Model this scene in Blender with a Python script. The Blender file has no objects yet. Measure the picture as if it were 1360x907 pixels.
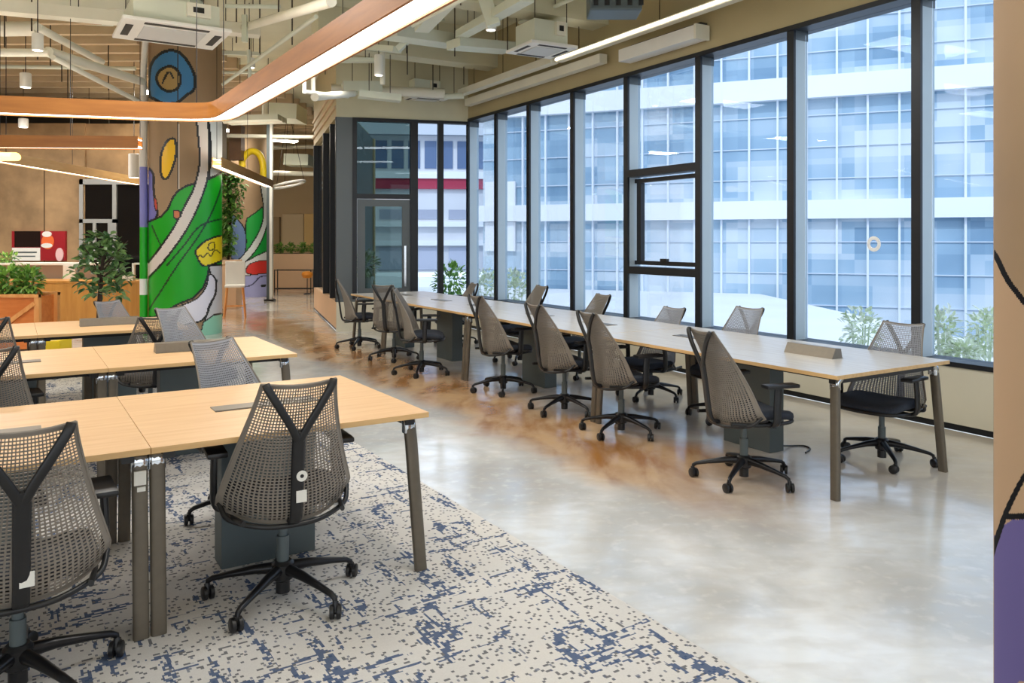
import bpy, bmesh, math, random
import numpy as np
from mathutils import Vector, Matrix

random.seed(7)
rng = np.random.default_rng(7)
SC = bpy.context.scene
COL = SC.collection
PI = math.pi
F, CX, HZ, CAMH = 1050.0, 680.0, 318.0, 1.56

# ------------------------------------------------------------------ helpers
def G(x, y, z=0.0):
    """Point of height z that the photograph shows at pixel x, y."""
    d = F * (CAMH - z) / (y - HZ)
    return Vector(((x - CX) / F * d, d, z))

def D(x, y, d):
    return Vector(((x - CX) / F * d, d, CAMH - (y - HZ) / F * d))

def lin(c):
    def f(v):
        return v / 12.92 if v <= 0.04045 else ((v + 0.055) / 1.055) ** 2.4
    return tuple(f(v / 255.0) for v in c) + (1.0,)

MATS = {}
def mat(name, rgb, rough=0.5, metal=0.0, noise=0.0, nscale=8.0, spec=0.5, stretch=None, emit=None, estr=0.0, bump=0.0):
    if name in MATS:
        return MATS[name]
    m = bpy.data.materials.new(name)
    m.use_nodes = True
    nt = m.node_tree
    b = nt.nodes['Principled BSDF']
    b.inputs['Base Color'].default_value = lin(rgb)
    b.inputs['Roughness'].default_value = rough
    b.inputs['Metallic'].default_value = metal
    b.inputs['Specular IOR Level'].default_value = spec
    if emit:
        b.inputs['Emission Color'].default_value = lin(emit)
        b.inputs['Emission Strength'].default_value = estr
    if noise > 0 or bump > 0:
        tc = nt.nodes.new('ShaderNodeTexCoord')
        mp = nt.nodes.new('ShaderNodeMapping')
        if stretch:
            mp.inputs['Scale'].default_value = stretch
        nt.links.new(tc.outputs['Object'], mp.inputs['Vector'])
        n = nt.nodes.new('ShaderNodeTexNoise')
        n.inputs['Scale'].default_value = nscale
        n.inputs['Detail'].default_value = 5.0
        nt.links.new(mp.outputs['Vector'], n.inputs['Vector'])
        if noise > 0:
            r = nt.nodes.new('ShaderNodeMapRange')
            r.inputs['From Min'].default_value = 0.3
            r.inputs['From Max'].default_value = 0.7
            r.inputs['To Min'].default_value = 1 - noise
            r.inputs['To Max'].default_value = 1 + noise
            nt.links.new(n.outputs['Fac'], r.inputs['Value'])
            mx = nt.nodes.new('ShaderNodeVectorMath')
            mx.operation = 'SCALE'
            mx.inputs[0].default_value = lin(rgb)[:3]
            nt.links.new(r.outputs['Result'], mx.inputs['Scale'])
            nt.links.new(mx.outputs['Vector'], b.inputs['Base Color'])
        if bump > 0:
            bp = nt.nodes.new('ShaderNodeBump')
            bp.inputs['Strength'].default_value = bump
            bp.inputs['Distance'].default_value = 0.01
            nt.links.new(n.outputs['Fac'], bp.inputs['Height'])
            nt.links.new(bp.outputs['Normal'], b.inputs['Normal'])
    MATS[name] = m
    return m

def glass_mat(name, tint, refl=0.08, rough=0.0):
    m = bpy.data.materials.new(name)
    m.use_nodes = True
    nt = m.node_tree
    nt.nodes.clear()
    out = nt.nodes.new('ShaderNodeOutputMaterial')
    tr = nt.nodes.new('ShaderNodeBsdfTransparent')
    tr.inputs['Color'].default_value = lin(tint)
    gl = nt.nodes.new('ShaderNodeBsdfGlossy')
    gl.inputs['Roughness'].default_value = rough
    gl.inputs['Color'].default_value = (0.9, 0.95, 1, 1)
    lw = nt.nodes.new('ShaderNodeFresnel')
    lw.inputs['IOR'].default_value = 1.35
    mul = nt.nodes.new('ShaderNodeMath')
    mul.operation = 'MULTIPLY'
    mul.inputs[1].default_value = refl
    nt.links.new(lw.outputs[0], mul.inputs[0])
    mx = nt.nodes.new('ShaderNodeMixShader')
    nt.links.new(mul.outputs[0], mx.inputs[0])
    nt.links.new(tr.outputs[0], mx.inputs[1])
    nt.links.new(gl.outputs[0], mx.inputs[2])
    nt.links.new(mx.outputs[0], out.inputs['Surface'])
    MATS[name] = m
    return m

class MB:
    """Collects shapes in one bmesh and links them as one mesh object."""
    def __init__(self):
        self.bm = bmesh.new()
    def quad(self, *p):
        return self.bm.faces.new([self.bm.verts.new(v) for v in p])
    def hexa(self, lo, hi):
        """eight corners: lo = 4 lower corners in order, hi = 4 upper"""
        a = [self.bm.verts.new(v) for v in lo]
        b = [self.bm.verts.new(v) for v in hi]
        f = self.bm.faces.new
        f(a[::-1]); f(b)
        for i in range(4):
            j = (i + 1) % 4
            f((a[i], a[j], b[j], b[i]))
        return a + b
    def box(self, x0, x1, y0, y1, z0, z1, bevel=0.0):
        vs = self.hexa([(x0, y0, z0), (x1, y0, z0), (x1, y1, z0), (x0, y1, z0)],
                       [(x0, y0, z1), (x1, y0, z1), (x1, y1, z1), (x0, y1, z1)])
        if bevel > 0:
            es = list({e for v in vs for e in v.link_edges})
            bmesh.ops.bevel(self.bm, geom=es, offset=bevel, segments=2, affect='EDGES', profile=0.6)
        return self
    def bar(self, p, q, w, h, up=(0, 0, 1)):
        """rectangular bar from p to q, width w sideways, height h along up"""
        p, q = Vector(p), Vector(q)
        t = (q - p).normalized()
        u = Vector(up)
        s = t.cross(u)
        if s.length < 1e-4:
            s = t.cross(Vector((1, 0, 0)))
        s.normalize()
        u = s.cross(t).normalized()
        s *= w / 2
        u = u * (h / 2)
        self.hexa([p - s - u, p + s - u, p + s + u, p - s + u], [q - s - u, q + s - u, q + s + u, q - s + u])
        return self
    def tube(self, pts, r, n=10, cap=True):
        return self.sweep(pts, [(r, r)] * len(pts) if not isinstance(r, (list, tuple)) else [(x, x) for x in r], n, cap)
    def sweep(self, pts, rad, n=10, cap=True, side=None, square=1.0):
        """sweep an ellipse (super-ellipse when square < 1) of half sizes rad[i] = (a, b) along pts"""
        pts = [Vector(p) for p in pts]
        rings = []
        prev = None
        for i, p in enumerate(pts):
            a = pts[max(i - 1, 0)]
            b = pts[min(i + 1, len(pts) - 1)]
            t = (b - a).normalized()
            if side is not None:
                s = Vector(side)
            elif prev is not None:
                s = prev
            else:
                s = Vector((1, 0, 0)) if abs(t.x) < 0.8 else Vector((0, 1, 0))
            s = (s - t * s.dot(t)).normalized()
            prev = s
            u = t.cross(s)
            ring = []
            for k in range(n):
                an = 2 * PI * (k + 0.5) / n
                c, d = math.cos(an), math.sin(an)
                c = math.copysign(abs(c) ** square, c)
                d = math.copysign(abs(d) ** square, d)
                ring.append(self.bm.verts.new(p + s * (c * rad[i][0]) + u * (d * rad[i][1])))
            rings.append(ring)
        for a, b in zip(rings, rings[1:]):
            for k in range(n):
                j = (k + 1) % n
                self.bm.faces.new((a[k], a[j], b[j], b[k]))
        if cap:
            self.bm.faces.new(rings[0][::-1])
            self.bm.faces.new(rings[-1])
        return self
    def lathe(self, prof, c=(0, 0, 0), n=20):
        c = Vector(c)
        rings = []
        for r, z in prof:
            rings.append([self.bm.verts.new(c + Vector((r * math.cos(2 * PI * k / n), r * math.sin(2 * PI * k / n), z))) for k in range(n)])
        for a, b in zip(rings, rings[1:]):
            for k in range(n):
                j = (k + 1) % n
                self.bm.faces.new((a[k], a[j], b[j], b[k]))
        self.bm.faces.new(rings[0][::-1])
        self.bm.faces.new(rings[-1])
        return self
    def wheel(self, c, axis, r, w, n=14):
        c, ax = Vector(c), Vector(axis).normalized()
        self.sweep([c - ax * w / 2, c - ax * w * 0.35, c + ax * w * 0.35, c + ax * w / 2],
                   [(r * 0.82, r * 0.82), (r, r), (r, r), (r * 0.82, r * 0.82)], n)
        return self
    def prism(self, poly, z0, z1):
        lo = [self.bm.verts.new((x, y, z0)) for x, y in poly]
        hi = [self.bm.verts.new((x, y, z1)) for x, y in poly]
        self.bm.faces.new(lo[::-1]); self.bm.faces.new(hi)
        n = len(poly)
        for i in range(n):
            j = (i + 1) % n
            self.bm.faces.new((lo[i], lo[j], hi[j], hi[i]))
        return self
    def leaf(self, p, d, up, L, W):
        p, d = Vector(p), Vector(d).normalized()
        s = d.cross(Vector(up))
        if s.length < 1e-3:
            s = d.cross(Vector((1, 0, 0)))
        s.normalize()
        nrm = s.cross(d).normalized()
        v = [p, p + d * L * 0.35 + s * W / 2 + nrm * W * 0.15, p + d * L * 0.75 + s * W * 0.35 + nrm * W * 0.1, p + d * L - nrm * L * 0.1,
             p + d * L * 0.75 - s * W * 0.35 + nrm * W * 0.1, p + d * L * 0.35 - s * W / 2 + nrm * W * 0.15, p + d * L * 0.5]
        v = [self.bm.verts.new(x) for x in v]
        for a, b in ((1, 2), (2, 3), (3, 4), (4, 5)):
            self.bm.faces.new((v[6], v[a], v[b]))
        self.bm.faces.new((v[0], v[1], v[6])); self.bm.faces.new((v[0], v[6], v[5]))
        return self
    def build(self, name, m, parent=None, smooth=False, world=False, angle=40, mats=None):
        bmesh.ops.recalc_face_normals(self.bm, faces=self.bm.faces[:])
        me = bpy.data.meshes.new(name)
        self.bm.to_mesh(me)
        self.bm.free()
        for x in (mats or [m]):
            me.materials.append(x)
        if smooth:
            me.polygons.foreach_set('use_smooth', [True] * len(me.polygons))
            try:
                me.set_sharp_from_angle(angle=math.radians(angle))
            except Exception:
                pass
        o = bpy.data.objects.new(name, me)
        COL.objects.link(o)
        if parent is not None:
            o.parent = parent
            if world:
                me.transform(world_matrix(parent).inverted())
        elif world:
            co = np.empty(len(me.vertices) * 3)
            me.vertices.foreach_get('co', co)
            co = co.reshape(-1, 3)
            lo, hi = co.min(0), co.max(0)
            b = Vector(((lo[0] + hi[0]) / 2, (lo[1] + hi[1]) / 2, lo[2]))
            me.transform(Matrix.Translation(-b))
            o.location = b
        return o

def world_matrix(o):
    m = Matrix.Translation(o.location) @ o.rotation_euler.to_matrix().to_4x4()
    return world_matrix(o.parent) @ m if o.parent else m

def tag(o, label, cat, group=None, kind=None):
    o['label'] = label
    o['category'] = cat
    if group:
        o['group'] = group
    if kind:
        o['kind'] = kind
    return o

def thing(name, label, cat, loc=(0, 0, 0), rz=0.0, group=None):
    o = bpy.data.objects.new(name, None)
    o.empty_display_size = 0.1
    COL.objects.link(o)
    o.location = loc
    o.rotation_euler = (0, 0, rz)
    return tag(o, label, cat, group)

def struct(o, label=None, cat=None):
    o['kind'] = 'structure'
    if label:
        o['label'] = label
        o['category'] = cat
    return o

KIDS = {}
def copy_tree(o, parent=None):
    c = o.copy()
    COL.objects.link(c)
    if parent is not None:
        c.parent = parent
    for ch in CHILD.get(o.name, []):
        copy_tree(ch, c)
    return c
CHILD = {}
def index_children():
    CHILD.clear()
    for o in SC.objects:
        if o.parent:
            CHILD.setdefault(o.parent.name, []).append(o)

def smooth_closed(pts, per=6):
    n = len(pts)
    out = []
    P = [np.array(p, float) for p in pts]
    for i in range(n):
        a, b, c, d = P[i - 1], P[i], P[(i + 1) % n], P[(i + 2) % n]
        for k in range(per):
            t = k / per
            out.append(0.5 * ((2 * b) + (c - a) * t + (2 * a - 5 * b + 4 * c - d) * t * t + (3 * b - a - 3 * c + d) * t ** 3))
    return np.array(out)

def smooth_open(pts, per=6):
    P = [np.array(p, float) for p in pts]
    P = [2 * P[0] - P[1]] + P + [2 * P[-1] - P[-2]]
    out = []
    for i in range(1, len(P) - 2):
        a, b, c, d = P[i - 1], P[i], P[i + 1], P[i + 2]
        for k in range(per):
            t = k / per
            out.append(0.5 * ((2 * b) + (c - a) * t + (2 * a - 5 * b + 4 * c - d) * t * t + (3 * b - a - 3 * c + d) * t ** 3))
    out.append(P[-2])
    return np.array(out)

# ------------------------------------------------------------------ materials
def floor_material():
    m = bpy.data.materials.new('polished_concrete')
    m.use_nodes = True
    nt = m.node_tree
    N, L = nt.nodes.new, nt.links.new
    b = nt.nodes['Principled BSDF']
    tc = N('ShaderNodeTexCoord')
    def noise(scale, detail, sc=(1, 1, 1), rot=0.0, dist=0.0):
        mp = N('ShaderNodeMapping')
        mp.inputs['Scale'].default_value = sc
        mp.inputs['Rotation'].default_value = (0, 0, rot)
        L(tc.outputs['Object'], mp.inputs['Vector'])
        n = N('ShaderNodeTexNoise')
        n.inputs['Scale'].default_value = scale
        n.inputs['Detail'].default_value = detail
        n.inputs['Distortion'].default_value = dist
        L(mp.outputs['Vector'], n.inputs['Vector'])
        return n
    def ramp(src, a, b_, c0, c1):
        r = N('ShaderNodeMapRange')
        r.interpolation_type = 'SMOOTHSTEP'
        r.inputs['From Min'].default_value = a
        r.inputs['From Max'].default_value = b_
        r.inputs['To Min'].default_value = c0
        r.inputs['To Max'].default_value = c1
        L(src, r.inputs['Value'])
        return r.outputs['Result']
    def mth(op, a, b_):
        n = N('ShaderNodeMath'); n.operation = op
        for i, v in enumerate((a, b_)):
            if isinstance(v, (int, float)):
                n.inputs[i].default_value = v
            else:
                L(v, n.inputs[i])
        return n.outputs[0]
    def mix(f, a, b_):
        n = N('ShaderNodeMix'); n.data_type = 'RGBA'
        if isinstance(f, (int, float)): n.inputs[0].default_value = f
        else: L(f, n.inputs[0])
        for i, v in ((6, a), (7, b_)):
            if isinstance(v, tuple): n.inputs[i].default_value = v
            else: L(v, n.inputs[i])
        return n.outputs[2]
    n1 = noise(1.1, 8, dist=0.6)
    n2 = noise(4.0, 8, (1, 2.2, 1), rot=-0.57, dist=0.4)
    n3 = noise(14.0, 6)
    grey = mix(ramp(n1.outputs['Fac'], 0.32, 0.66, 0, 1), lin((184, 185, 185)), lin((226, 228, 229)))
    grey = mix(ramp(n2.outputs['Fac'], 0.35, 0.7, 0, 0.4), grey, lin((190, 184, 174)))
    grey = mix(ramp(n3.outputs['Fac'], 0.5, 0.75, 0, 0.25), grey, lin((240, 238, 232)))
    # ochre band running along the window desks: distance across the band
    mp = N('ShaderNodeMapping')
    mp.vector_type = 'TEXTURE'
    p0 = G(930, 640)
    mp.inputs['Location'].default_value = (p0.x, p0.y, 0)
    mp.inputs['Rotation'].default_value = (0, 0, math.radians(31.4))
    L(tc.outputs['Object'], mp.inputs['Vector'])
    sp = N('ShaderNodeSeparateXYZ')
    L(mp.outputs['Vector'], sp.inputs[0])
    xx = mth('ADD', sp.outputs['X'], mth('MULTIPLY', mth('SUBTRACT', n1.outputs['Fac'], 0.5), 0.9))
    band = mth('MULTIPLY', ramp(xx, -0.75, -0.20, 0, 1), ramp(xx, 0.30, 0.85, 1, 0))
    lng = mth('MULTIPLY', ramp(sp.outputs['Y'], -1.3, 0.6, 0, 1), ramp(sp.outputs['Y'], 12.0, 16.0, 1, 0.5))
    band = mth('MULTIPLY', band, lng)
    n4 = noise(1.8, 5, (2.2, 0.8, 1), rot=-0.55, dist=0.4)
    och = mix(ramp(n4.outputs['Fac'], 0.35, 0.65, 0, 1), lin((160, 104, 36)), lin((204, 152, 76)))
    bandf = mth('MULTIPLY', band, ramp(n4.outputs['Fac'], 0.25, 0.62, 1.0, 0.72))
    # lighter cream tone near the windows and by the passage
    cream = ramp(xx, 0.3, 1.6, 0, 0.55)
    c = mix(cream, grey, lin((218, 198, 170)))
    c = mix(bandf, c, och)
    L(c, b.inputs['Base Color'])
    rr = ramp(n2.outputs['Fac'], 0.3, 0.7, 0.09, 0.24)
    L(rr, b.inputs['Roughness'])
    b.inputs['Specular IOR Level'].default_value = 0.55
    b.inputs['Coat Weight'].default_value = 0.4
    b.inputs['Coat Roughness'].default_value = 0.12
    return m

def carpet_material(rot):
    m = bpy.data.materials.new('flecked_carpet')
    m.use_nodes = True
    nt = m.node_tree
    N, L = nt.nodes.new, nt.links.new
    b = nt.nodes['Principled BSDF']
    b.inputs['Roughness'].default_value = 0.95
    b.inputs['Specular IOR Level'].default_value = 0.1
    tc = N('ShaderNodeTexCoord')
    mp = N('ShaderNodeMapping')
    mp.inputs['Rotation'].default_value = (0, 0, -rot)
    L(tc.outputs['Object'], mp.inputs['Vector'])
    def snap(step):
        n = N('ShaderNodeVectorMath'); n.operation = 'SNAP'
        n.inputs[1].default_value = step
        L(mp.outputs['Vector'], n.inputs[0])
        return n.outputs[0]
    def noise(vec, scale, sc=(1, 1, 1), detail=2.0):
        s = N('ShaderNodeVectorMath'); s.operation = 'MULTIPLY'
        s.inputs[1].default_value = sc
        L(vec, s.inputs[0])
        n = N('ShaderNodeTexNoise')
        n.inputs['Scale'].default_value = scale
        n.inputs['Detail'].default_value = detail
        L(s.outputs[0], n.inputs['Vector'])
        return n.outputs['Fac']
    def gt(v, t):
        n = N('ShaderNodeMath'); n.operation = 'GREATER_THAN'
        L(v, n.inputs[0]); n.inputs[1].default_value = t
        return n.outputs[0]
    def mul(a, c):
        n = N('ShaderNodeMath'); n.operation = 'MULTIPLY'
        L(a, n.inputs[0])
        if isinstance(c, float): n.inputs[1].default_value = c
        else: L(c, n.inputs[1])
        return n.outputs[0]
    def mx(a, c):
        n = N('ShaderNodeMath'); n.operation = 'MAXIMUM'
        L(a, n.inputs[0]); L(c, n.inputs[1])
        return n.outputs[0]
    def mix(f, a, c):
        n = N('ShaderNodeMix'); n.data_type = 'RGBA'
        L(f, n.inputs[0])
        for i, v in ((6, a), (7, c)):
            if isinstance(v, tuple): n.inputs[i].default_value = v
            else: L(v, n.inputs[i])
        return n.outputs[2]
    s1 = snap((0.012, 0.012, 1.0))
    s2 = snap((0.009, 0.015, 1.0))
    base = mix(noise(mp.outputs['Vector'], 3.0, detail=4), lin((214, 209, 201)), lin((196, 196, 197)))
    fine = noise(mp.outputs['Vector'], 160.0)
    specks = gt(noise(s1, 105.0, (1, 1, 1), 0.0), 0.665)
    dash = gt(noise(s2, 52.0, (1.5, 0.6, 1), 1.0), 0.675)
    # broad blue worn streaks, along and across
    st1 = mul(gt(noise(s2, 4.6, (2.6, 0.5, 1), 3.0), 0.585), gt(noise(s1, 60.0, (1.2, 0.4, 1), 1.0), 0.47))
    st2 = mul(gt(noise(s2, 4.2, (0.55, 2.8, 1), 3.0), 0.60), gt(noise(s1, 60.0, (0.4, 1.2, 1), 1.0), 0.48))
    c = mix(mul(specks, 0.85), base, lin((72, 74, 84)))
    c = mix(mul(dash, 0.75), c, lin((84, 94, 116)))
    c = mix(mul(mx(st1, st2), 0.92), c, lin((52, 78, 116)))
    c2 = mix(mul(fine, 0.22), c, lin((120, 114, 108)))
    L(c2, b.inputs['Base Color'])
    bp = N('ShaderNodeBump'); bp.inputs['Strength'].default_value = 0.3; bp.inputs['Distance'].default_value = 0.004
    L(fine, bp.inputs['Height']); L(bp.outputs[0], b.inputs['Normal'])
    return m

def wood_material(name, c1, c2, rough=0.4, scale=5.0, stretch=(0.6, 9, 9), spec=0.5):
    m = bpy.data.materials.new(name)
    m.use_nodes = True
    nt = m.node_tree
    N, L = nt.nodes.new, nt.links.new
    b = nt.nodes['Principled BSDF']
    b.inputs['Roughness'].default_value = rough
    b.inputs['Specular IOR Level'].default_value = spec
    tc = N('ShaderNodeTexCoord'); mp = N('ShaderNodeMapping')
    mp.inputs['Scale'].default_value = stretch
    L(tc.outputs['Object'], mp.inputs['Vector'])
    n = N('ShaderNodeTexNoise'); n.inputs['Scale'].default_value = scale; n.inputs['Detail'].default_value = 8; n.inputs['Distortion'].default_value = 0.3
    L(mp.outputs['Vector'], n.inputs['Vector'])
    r = N('ShaderNodeMapRange'); r.inputs['From Min'].default_value = 0.3; r.inputs['From Max'].default_value = 0.7
    L(n.outputs['Fac'], r.inputs['Value'])
    mx = N('ShaderNodeMix'); mx.data_type = 'RGBA'
    mx.inputs[6].default_value = lin(c1); mx.inputs[7].default_value = lin(c2)
    L(r.outputs['Result'], mx.inputs[0])
    L(mx.outputs[2], b.inputs['Base Color'])
    MATS[name] = m
    return m

def leaf_material(name, c1, c2, rough=0.45):
    m = bpy.data.materials.new(name)
    m.use_nodes = True
    nt = m.node_tree
    N, L = nt.nodes.new, nt.links.new
    b = nt.nodes['Principled BSDF']
    b.inputs['Roughness'].default_value = rough
    g = N('ShaderNodeNewGeometry')
    mx = N('ShaderNodeMix'); mx.data_type = 'RGBA'
    mx.inputs[6].default_value = lin(c1); mx.inputs[7].default_value = lin(c2)
    L(g.outputs['Random Per Island'], mx.inputs[0])
    L(mx.outputs[2], b.inputs['Base Color'])
    b.inputs['Subsurface Weight'].default_value = 0.0
    MATS[name] = m
    return m

M_desk = wood_material('oak_laminate', (206, 164, 116), (220, 182, 136), 0.38, 4.0, (0.5, 8, 8))
M_desk_sheen = wood_material('pale_laminate', (206, 198, 188), (218, 211, 202), 0.24, 4.0, (0.5, 8, 8), 0.6)  # window reflection put into the table top as a paler colour
M_edge = wood_material('oak_edge', (206, 166, 112), (222, 184, 130), 0.45, 4.0, (0.5, 8, 8))
M_orange = wood_material('orange_veneer', (150, 92, 34), (172, 110, 46), 0.45, 3.0, (0.7, 0.7, 7))
M_pine = wood_material('pine', (214, 138, 70), (232, 166, 98), 0.5, 4.0, (5, 5, 0.8))
M_veneer = wood_material('counter_veneer', (176, 118, 46), (196, 138, 62), 0.45, 2.5, (5, 5, 0.6))
M_bronze = mat('bronze_metal', (104, 96, 84), 0.42, 0.35, 0.05, 30)
M_chrome = mat('chrome', (215, 220, 226), 0.15, 1.0)
M_black = mat('black_plastic', (24, 24, 26), 0.38, 0.0, 0.05, 20)
M_blackm = mat('black_metal', (30, 30, 33), 0.28, 0.4)
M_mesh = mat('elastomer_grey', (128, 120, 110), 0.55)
M_mesh_lit = mat('elastomer_light', (150, 152, 158), 0.55)
M_seat = mat('seat_fabric', (44, 50, 62), 0.85, 0.0, 0.2, 120)
M_grey = mat('grey_steel', (92, 102, 104), 0.45, 0.3, 0.04, 6)
M_white = mat('white_paint', (232, 230, 222), 0.5, 0, 0.03, 5)
M_pipe = mat('ceiling_paint', (226, 222, 204), 0.55, 0, 0.06, 2)
M_pipe2 = mat('ceiling_paint_green', (214, 218, 200), 0.6, 0, 0.05, 2)
M_tan = mat('tan_paint', (176, 162, 124), 0.7, 0, 0.04, 1.5)
M_ceil = mat('ceiling_slab_paint', (206, 202, 174), 0.8, 0, 0.10, 1.2)
M_beam = mat('brown_joist', (186, 164, 132), 0.8, 0, 0.12, 2.0)
M_cream = mat('cream_panel', (206, 200, 180), 0.55, 0, 0.03, 2)
M_peach = mat('beige_panel', (214, 178, 142), 0.5, 0, 0.03, 2)
M_dark = mat('dark_frame', (38, 40, 44), 0.4, 0.4)
M_fin = mat('blue_grey_aluminium', (188, 202, 208), 0.45, 0.1, 0.03, 1.5)
M_doorgrey = mat('door_grey', (92, 98, 100), 0.4, 0.3)
M_concrete = mat('brown_concrete', (156, 126, 90), 0.85, 0, 0.28, 2.2)
M_darkglass = mat('dark_glazing', (18, 26, 34), 0.08, 0.0)
M_led = mat('led_diffuser', (255, 250, 240), 0.5, emit=(255, 246, 232), estr=9.0)
M_led_soft = mat('led_diffuser_soft', (255, 250, 240), 0.5, emit=(255, 244, 226), estr=6.0)
M_fill_panel = mat('panel_diffuser', (255, 250, 240), 0.5, emit=(255, 247, 234), estr=75.0)
M_fill_up = mat('led_uplight', (255, 250, 240), 0.5, emit=(255, 247, 234), estr=16.0)
M_warm = mat('warm_diffuser', (255, 214, 130), 0.5, emit=(255, 206, 110), estr=4.0)
M_glass = glass_mat('window_glass', (232, 240, 250), 0.22)
M_doorglass = glass_mat('tinted_glass', (156, 172, 174), 0.6)
M_soil = mat('soil', (52, 38, 26), 0.95, 0, 0.3, 40)
M_bark = mat('bark', (58, 44, 34), 0.9, 0, 0.3, 30)
M_ficus = leaf_material('ficus_leaf', (34, 76, 34), (116, 150, 84))
M_bright = leaf_material('bright_leaf', (44, 104, 30), (150, 190, 84))
M_leaf_glare = leaf_material('pale_leaf', (214, 228, 180), (248, 250, 238))  # daylight overexposure put into the leaf colour as near white
M_vine = leaf_material('vine_leaf', (36, 92, 28), (108, 158, 62))
M_yellow = mat('yellow_plastic', (232, 200, 26), 0.4)
M_red = mat('red_panel', (150, 24, 34), 0.4)
M_label = mat('white_sticker', (226, 224, 216), 0.6)
M_purple = mat('mural_purple', (112, 104, 158), 0.6, 0, 0.03, 5)
M_plaza = mat('plaza_paving', (224, 226, 228), 0.8, 0, 0.05, 0.5)
M_band = mat('white_cladding', (236, 238, 242), 0.6, 0, 0.02, 0.4)
M_mull = mat('white_mullion', (226, 232, 240), 0.5)
M_darkceil = mat('dark_void', (60, 52, 40), 0.9)

# ------------------------------------------------------------------ camera
cam_d = bpy.data.cameras.new('camera')
cam = bpy.data.objects.new('camera', cam_d)
COL.objects.link(cam)
cam.location = (0, 0, CAMH)
cam.rotation_euler = (PI / 2, 0, 0)
cam_d.sensor_width = 36.0
cam_d.sensor_fit = 'HORIZONTAL'
cam_d.lens = F / 1360 * 36.0
cam_d.shift_y = -(453.5 - HZ) / 1360.0
cam_d.clip_start = 0.05
cam_d.clip_end = 300
SC.camera = cam

# ------------------------------------------------------------------ room shell
CEIL = 5.0
P0 = Vector((3.77, 6.18, 0))                    # on the foot of the window wall
W = Vector((-0.504, 0.8637, 0)).normalized()    # along it, away from the camera
NO = Vector((0.8637, 0.504, 0)).normalized()    # out of the room
def wp(s, z=0.0, e=0.0):
    return P0 + W * s + NO * e + Vector((0, 0, z))
def wall_s(px, e=0.0):
    r = (px - CX) / F
    p = P0 + NO * e
    return (p.x - r * p.y) / (r * W.y - W.x)
SC_END = 9.02
Cc = wp(SC_END)
A = Vector((-2.98, 13.4, 0))
R = Vector((-4.41, 17.6, 0))
S_BACK = -13.0
B = wp(S_BACK)
room = [(B.x, B.y), (Cc.x, Cc.y), (A.x, A.y), (R.x, R.y), (-4.9, 27.0), (-13.0, 27.0), (-13.0, B.y)]
mb = MB(); mb.prism(room, -0.12, 0.0)
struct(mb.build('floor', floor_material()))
mb = MB(); mb.prism(room, CEIL, CEIL + 0.2)
struct(mb.build('ceiling', M_ceil))

HEAD, SILL = 3.64, 0.56
# low wall and bulkhead of the window wall
def along(mb, s0, s1, z0, z1, e0, e1):
    mb.hexa([wp(s0, z0, e0), wp(s1, z0, e0), wp(s1, z0, e1), wp(s0, z0, e1)],
            [wp(s0, z1, e0), wp(s1, z1, e0), wp(s1, z1, e1), wp(s0, z1, e1)])
mb = MB(); along(mb, S_BACK, SC_END + 0.06, HEAD + 0.05, CEIL, 0.0, 0.3)
struct(mb.build('wall_right_upper', M_tan))
mb = MB(); along(mb, S_BACK, SC_END, 0.055, SILL - 0.04, 0.0, 0.25)
struct(mb.build('wall_right', M_cream))
mb = MB(); along(mb, S_BACK, SC_END, 0.0, 0.055, 0.025, 0.22)
struct(mb.build('baseboard_right', M_dark))
mb = MB(); along(mb, S_BACK, SC_END, SILL - 0.04, SILL, -0.012, 0.28)
struct(mb.build('trim_1', M_dark))            # dark sill rail
mb = MB(); along(mb, S_BACK, SC_END, HEAD, HEAD + 0.05, -0.012, 0.28)
struct(mb.build('trim_2', M_dark))            # dark head rail

mull_px = [1210, 1045, 923, 828, 757, 699, 656, 619]
mull_s = [wall_s(x) for x in mull_px]
MW = 0.085
edges = [-8.4, -7.1, -5.8, -4.5, -3.2, -1.9, -0.6] + mull_s
nwin = 0
for i, s in enumerate(edges):
    nwin += 1
    w = struct(bpy.data.objects.new('window_%d' % nwin, None))
    COL.objects.link(w)
    w.location = wp(s, SILL, 0.1)
    f = MB(); along(f, s - MW, s, SILL, HEAD, 0.0, 0.03)
    f.build('mullion_face', M_dark, w, world=True)
    f = MB(); along(f, s - MW + 0.006, s - 0.006, SILL, HEAD - 0.09, 0.03, 0.21)
    f.build('mullion_fin', M_fin, w, world=True)
    f = MB(); along(f, s - MW + 0.002, s - 0.002, HEAD - 0.09, HEAD, 0.03, 0.215)
    f.build('mullion_cap', M_doorgrey, w, world=True)
    prev = edges[i - 1] if i else s - 1.3
    g = MB(); along(g, prev, s - MW, SILL, HEAD, 0.17, 0.178)
    g.build('glass', M_glass, w, world=True)
    if i and s == mull_s[3]:
        pass
# opening sash in the bay between the third and fourth visible posts
sa, sb = mull_s[2], mull_s[3] - MW
w = struct(bpy.data.objects.new('window_%d' % (nwin + 1), None)); COL.objects.link(w); w.location = wp(sa, 1.17, 0.1)
for zc in (2.40, 1.17):
    f = MB(); along(f, sa, sb, zc - 0.045, zc + 0.045, 0.0, 0.20)
    f.build('transom', M_dark, w, world=True)
f = MB()
for (s0, s1, z0, z1) in ((sa + .02, sb - .02, 2.28, 2.33), (sa + .02, sb - .02, 1.24, 1.29), (sa + .02, sa + .07, 1.29, 2.28), (sb - .14, sb - .06, 1.29, 2.28)):
    along(f, s0, s1, z0, z1, 0.10, 0.165)
f.build('sash_frame', M_dark, w, world=True)
f = MB(); along(f, (sa + sb) / 2 - .06, (sa + sb) / 2 + .06, 1.29, 1.325, 0.06, 0.10)
f.build('window_handle', M_black, w, world=True)
along_ring = MB()
rc = None
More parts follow.
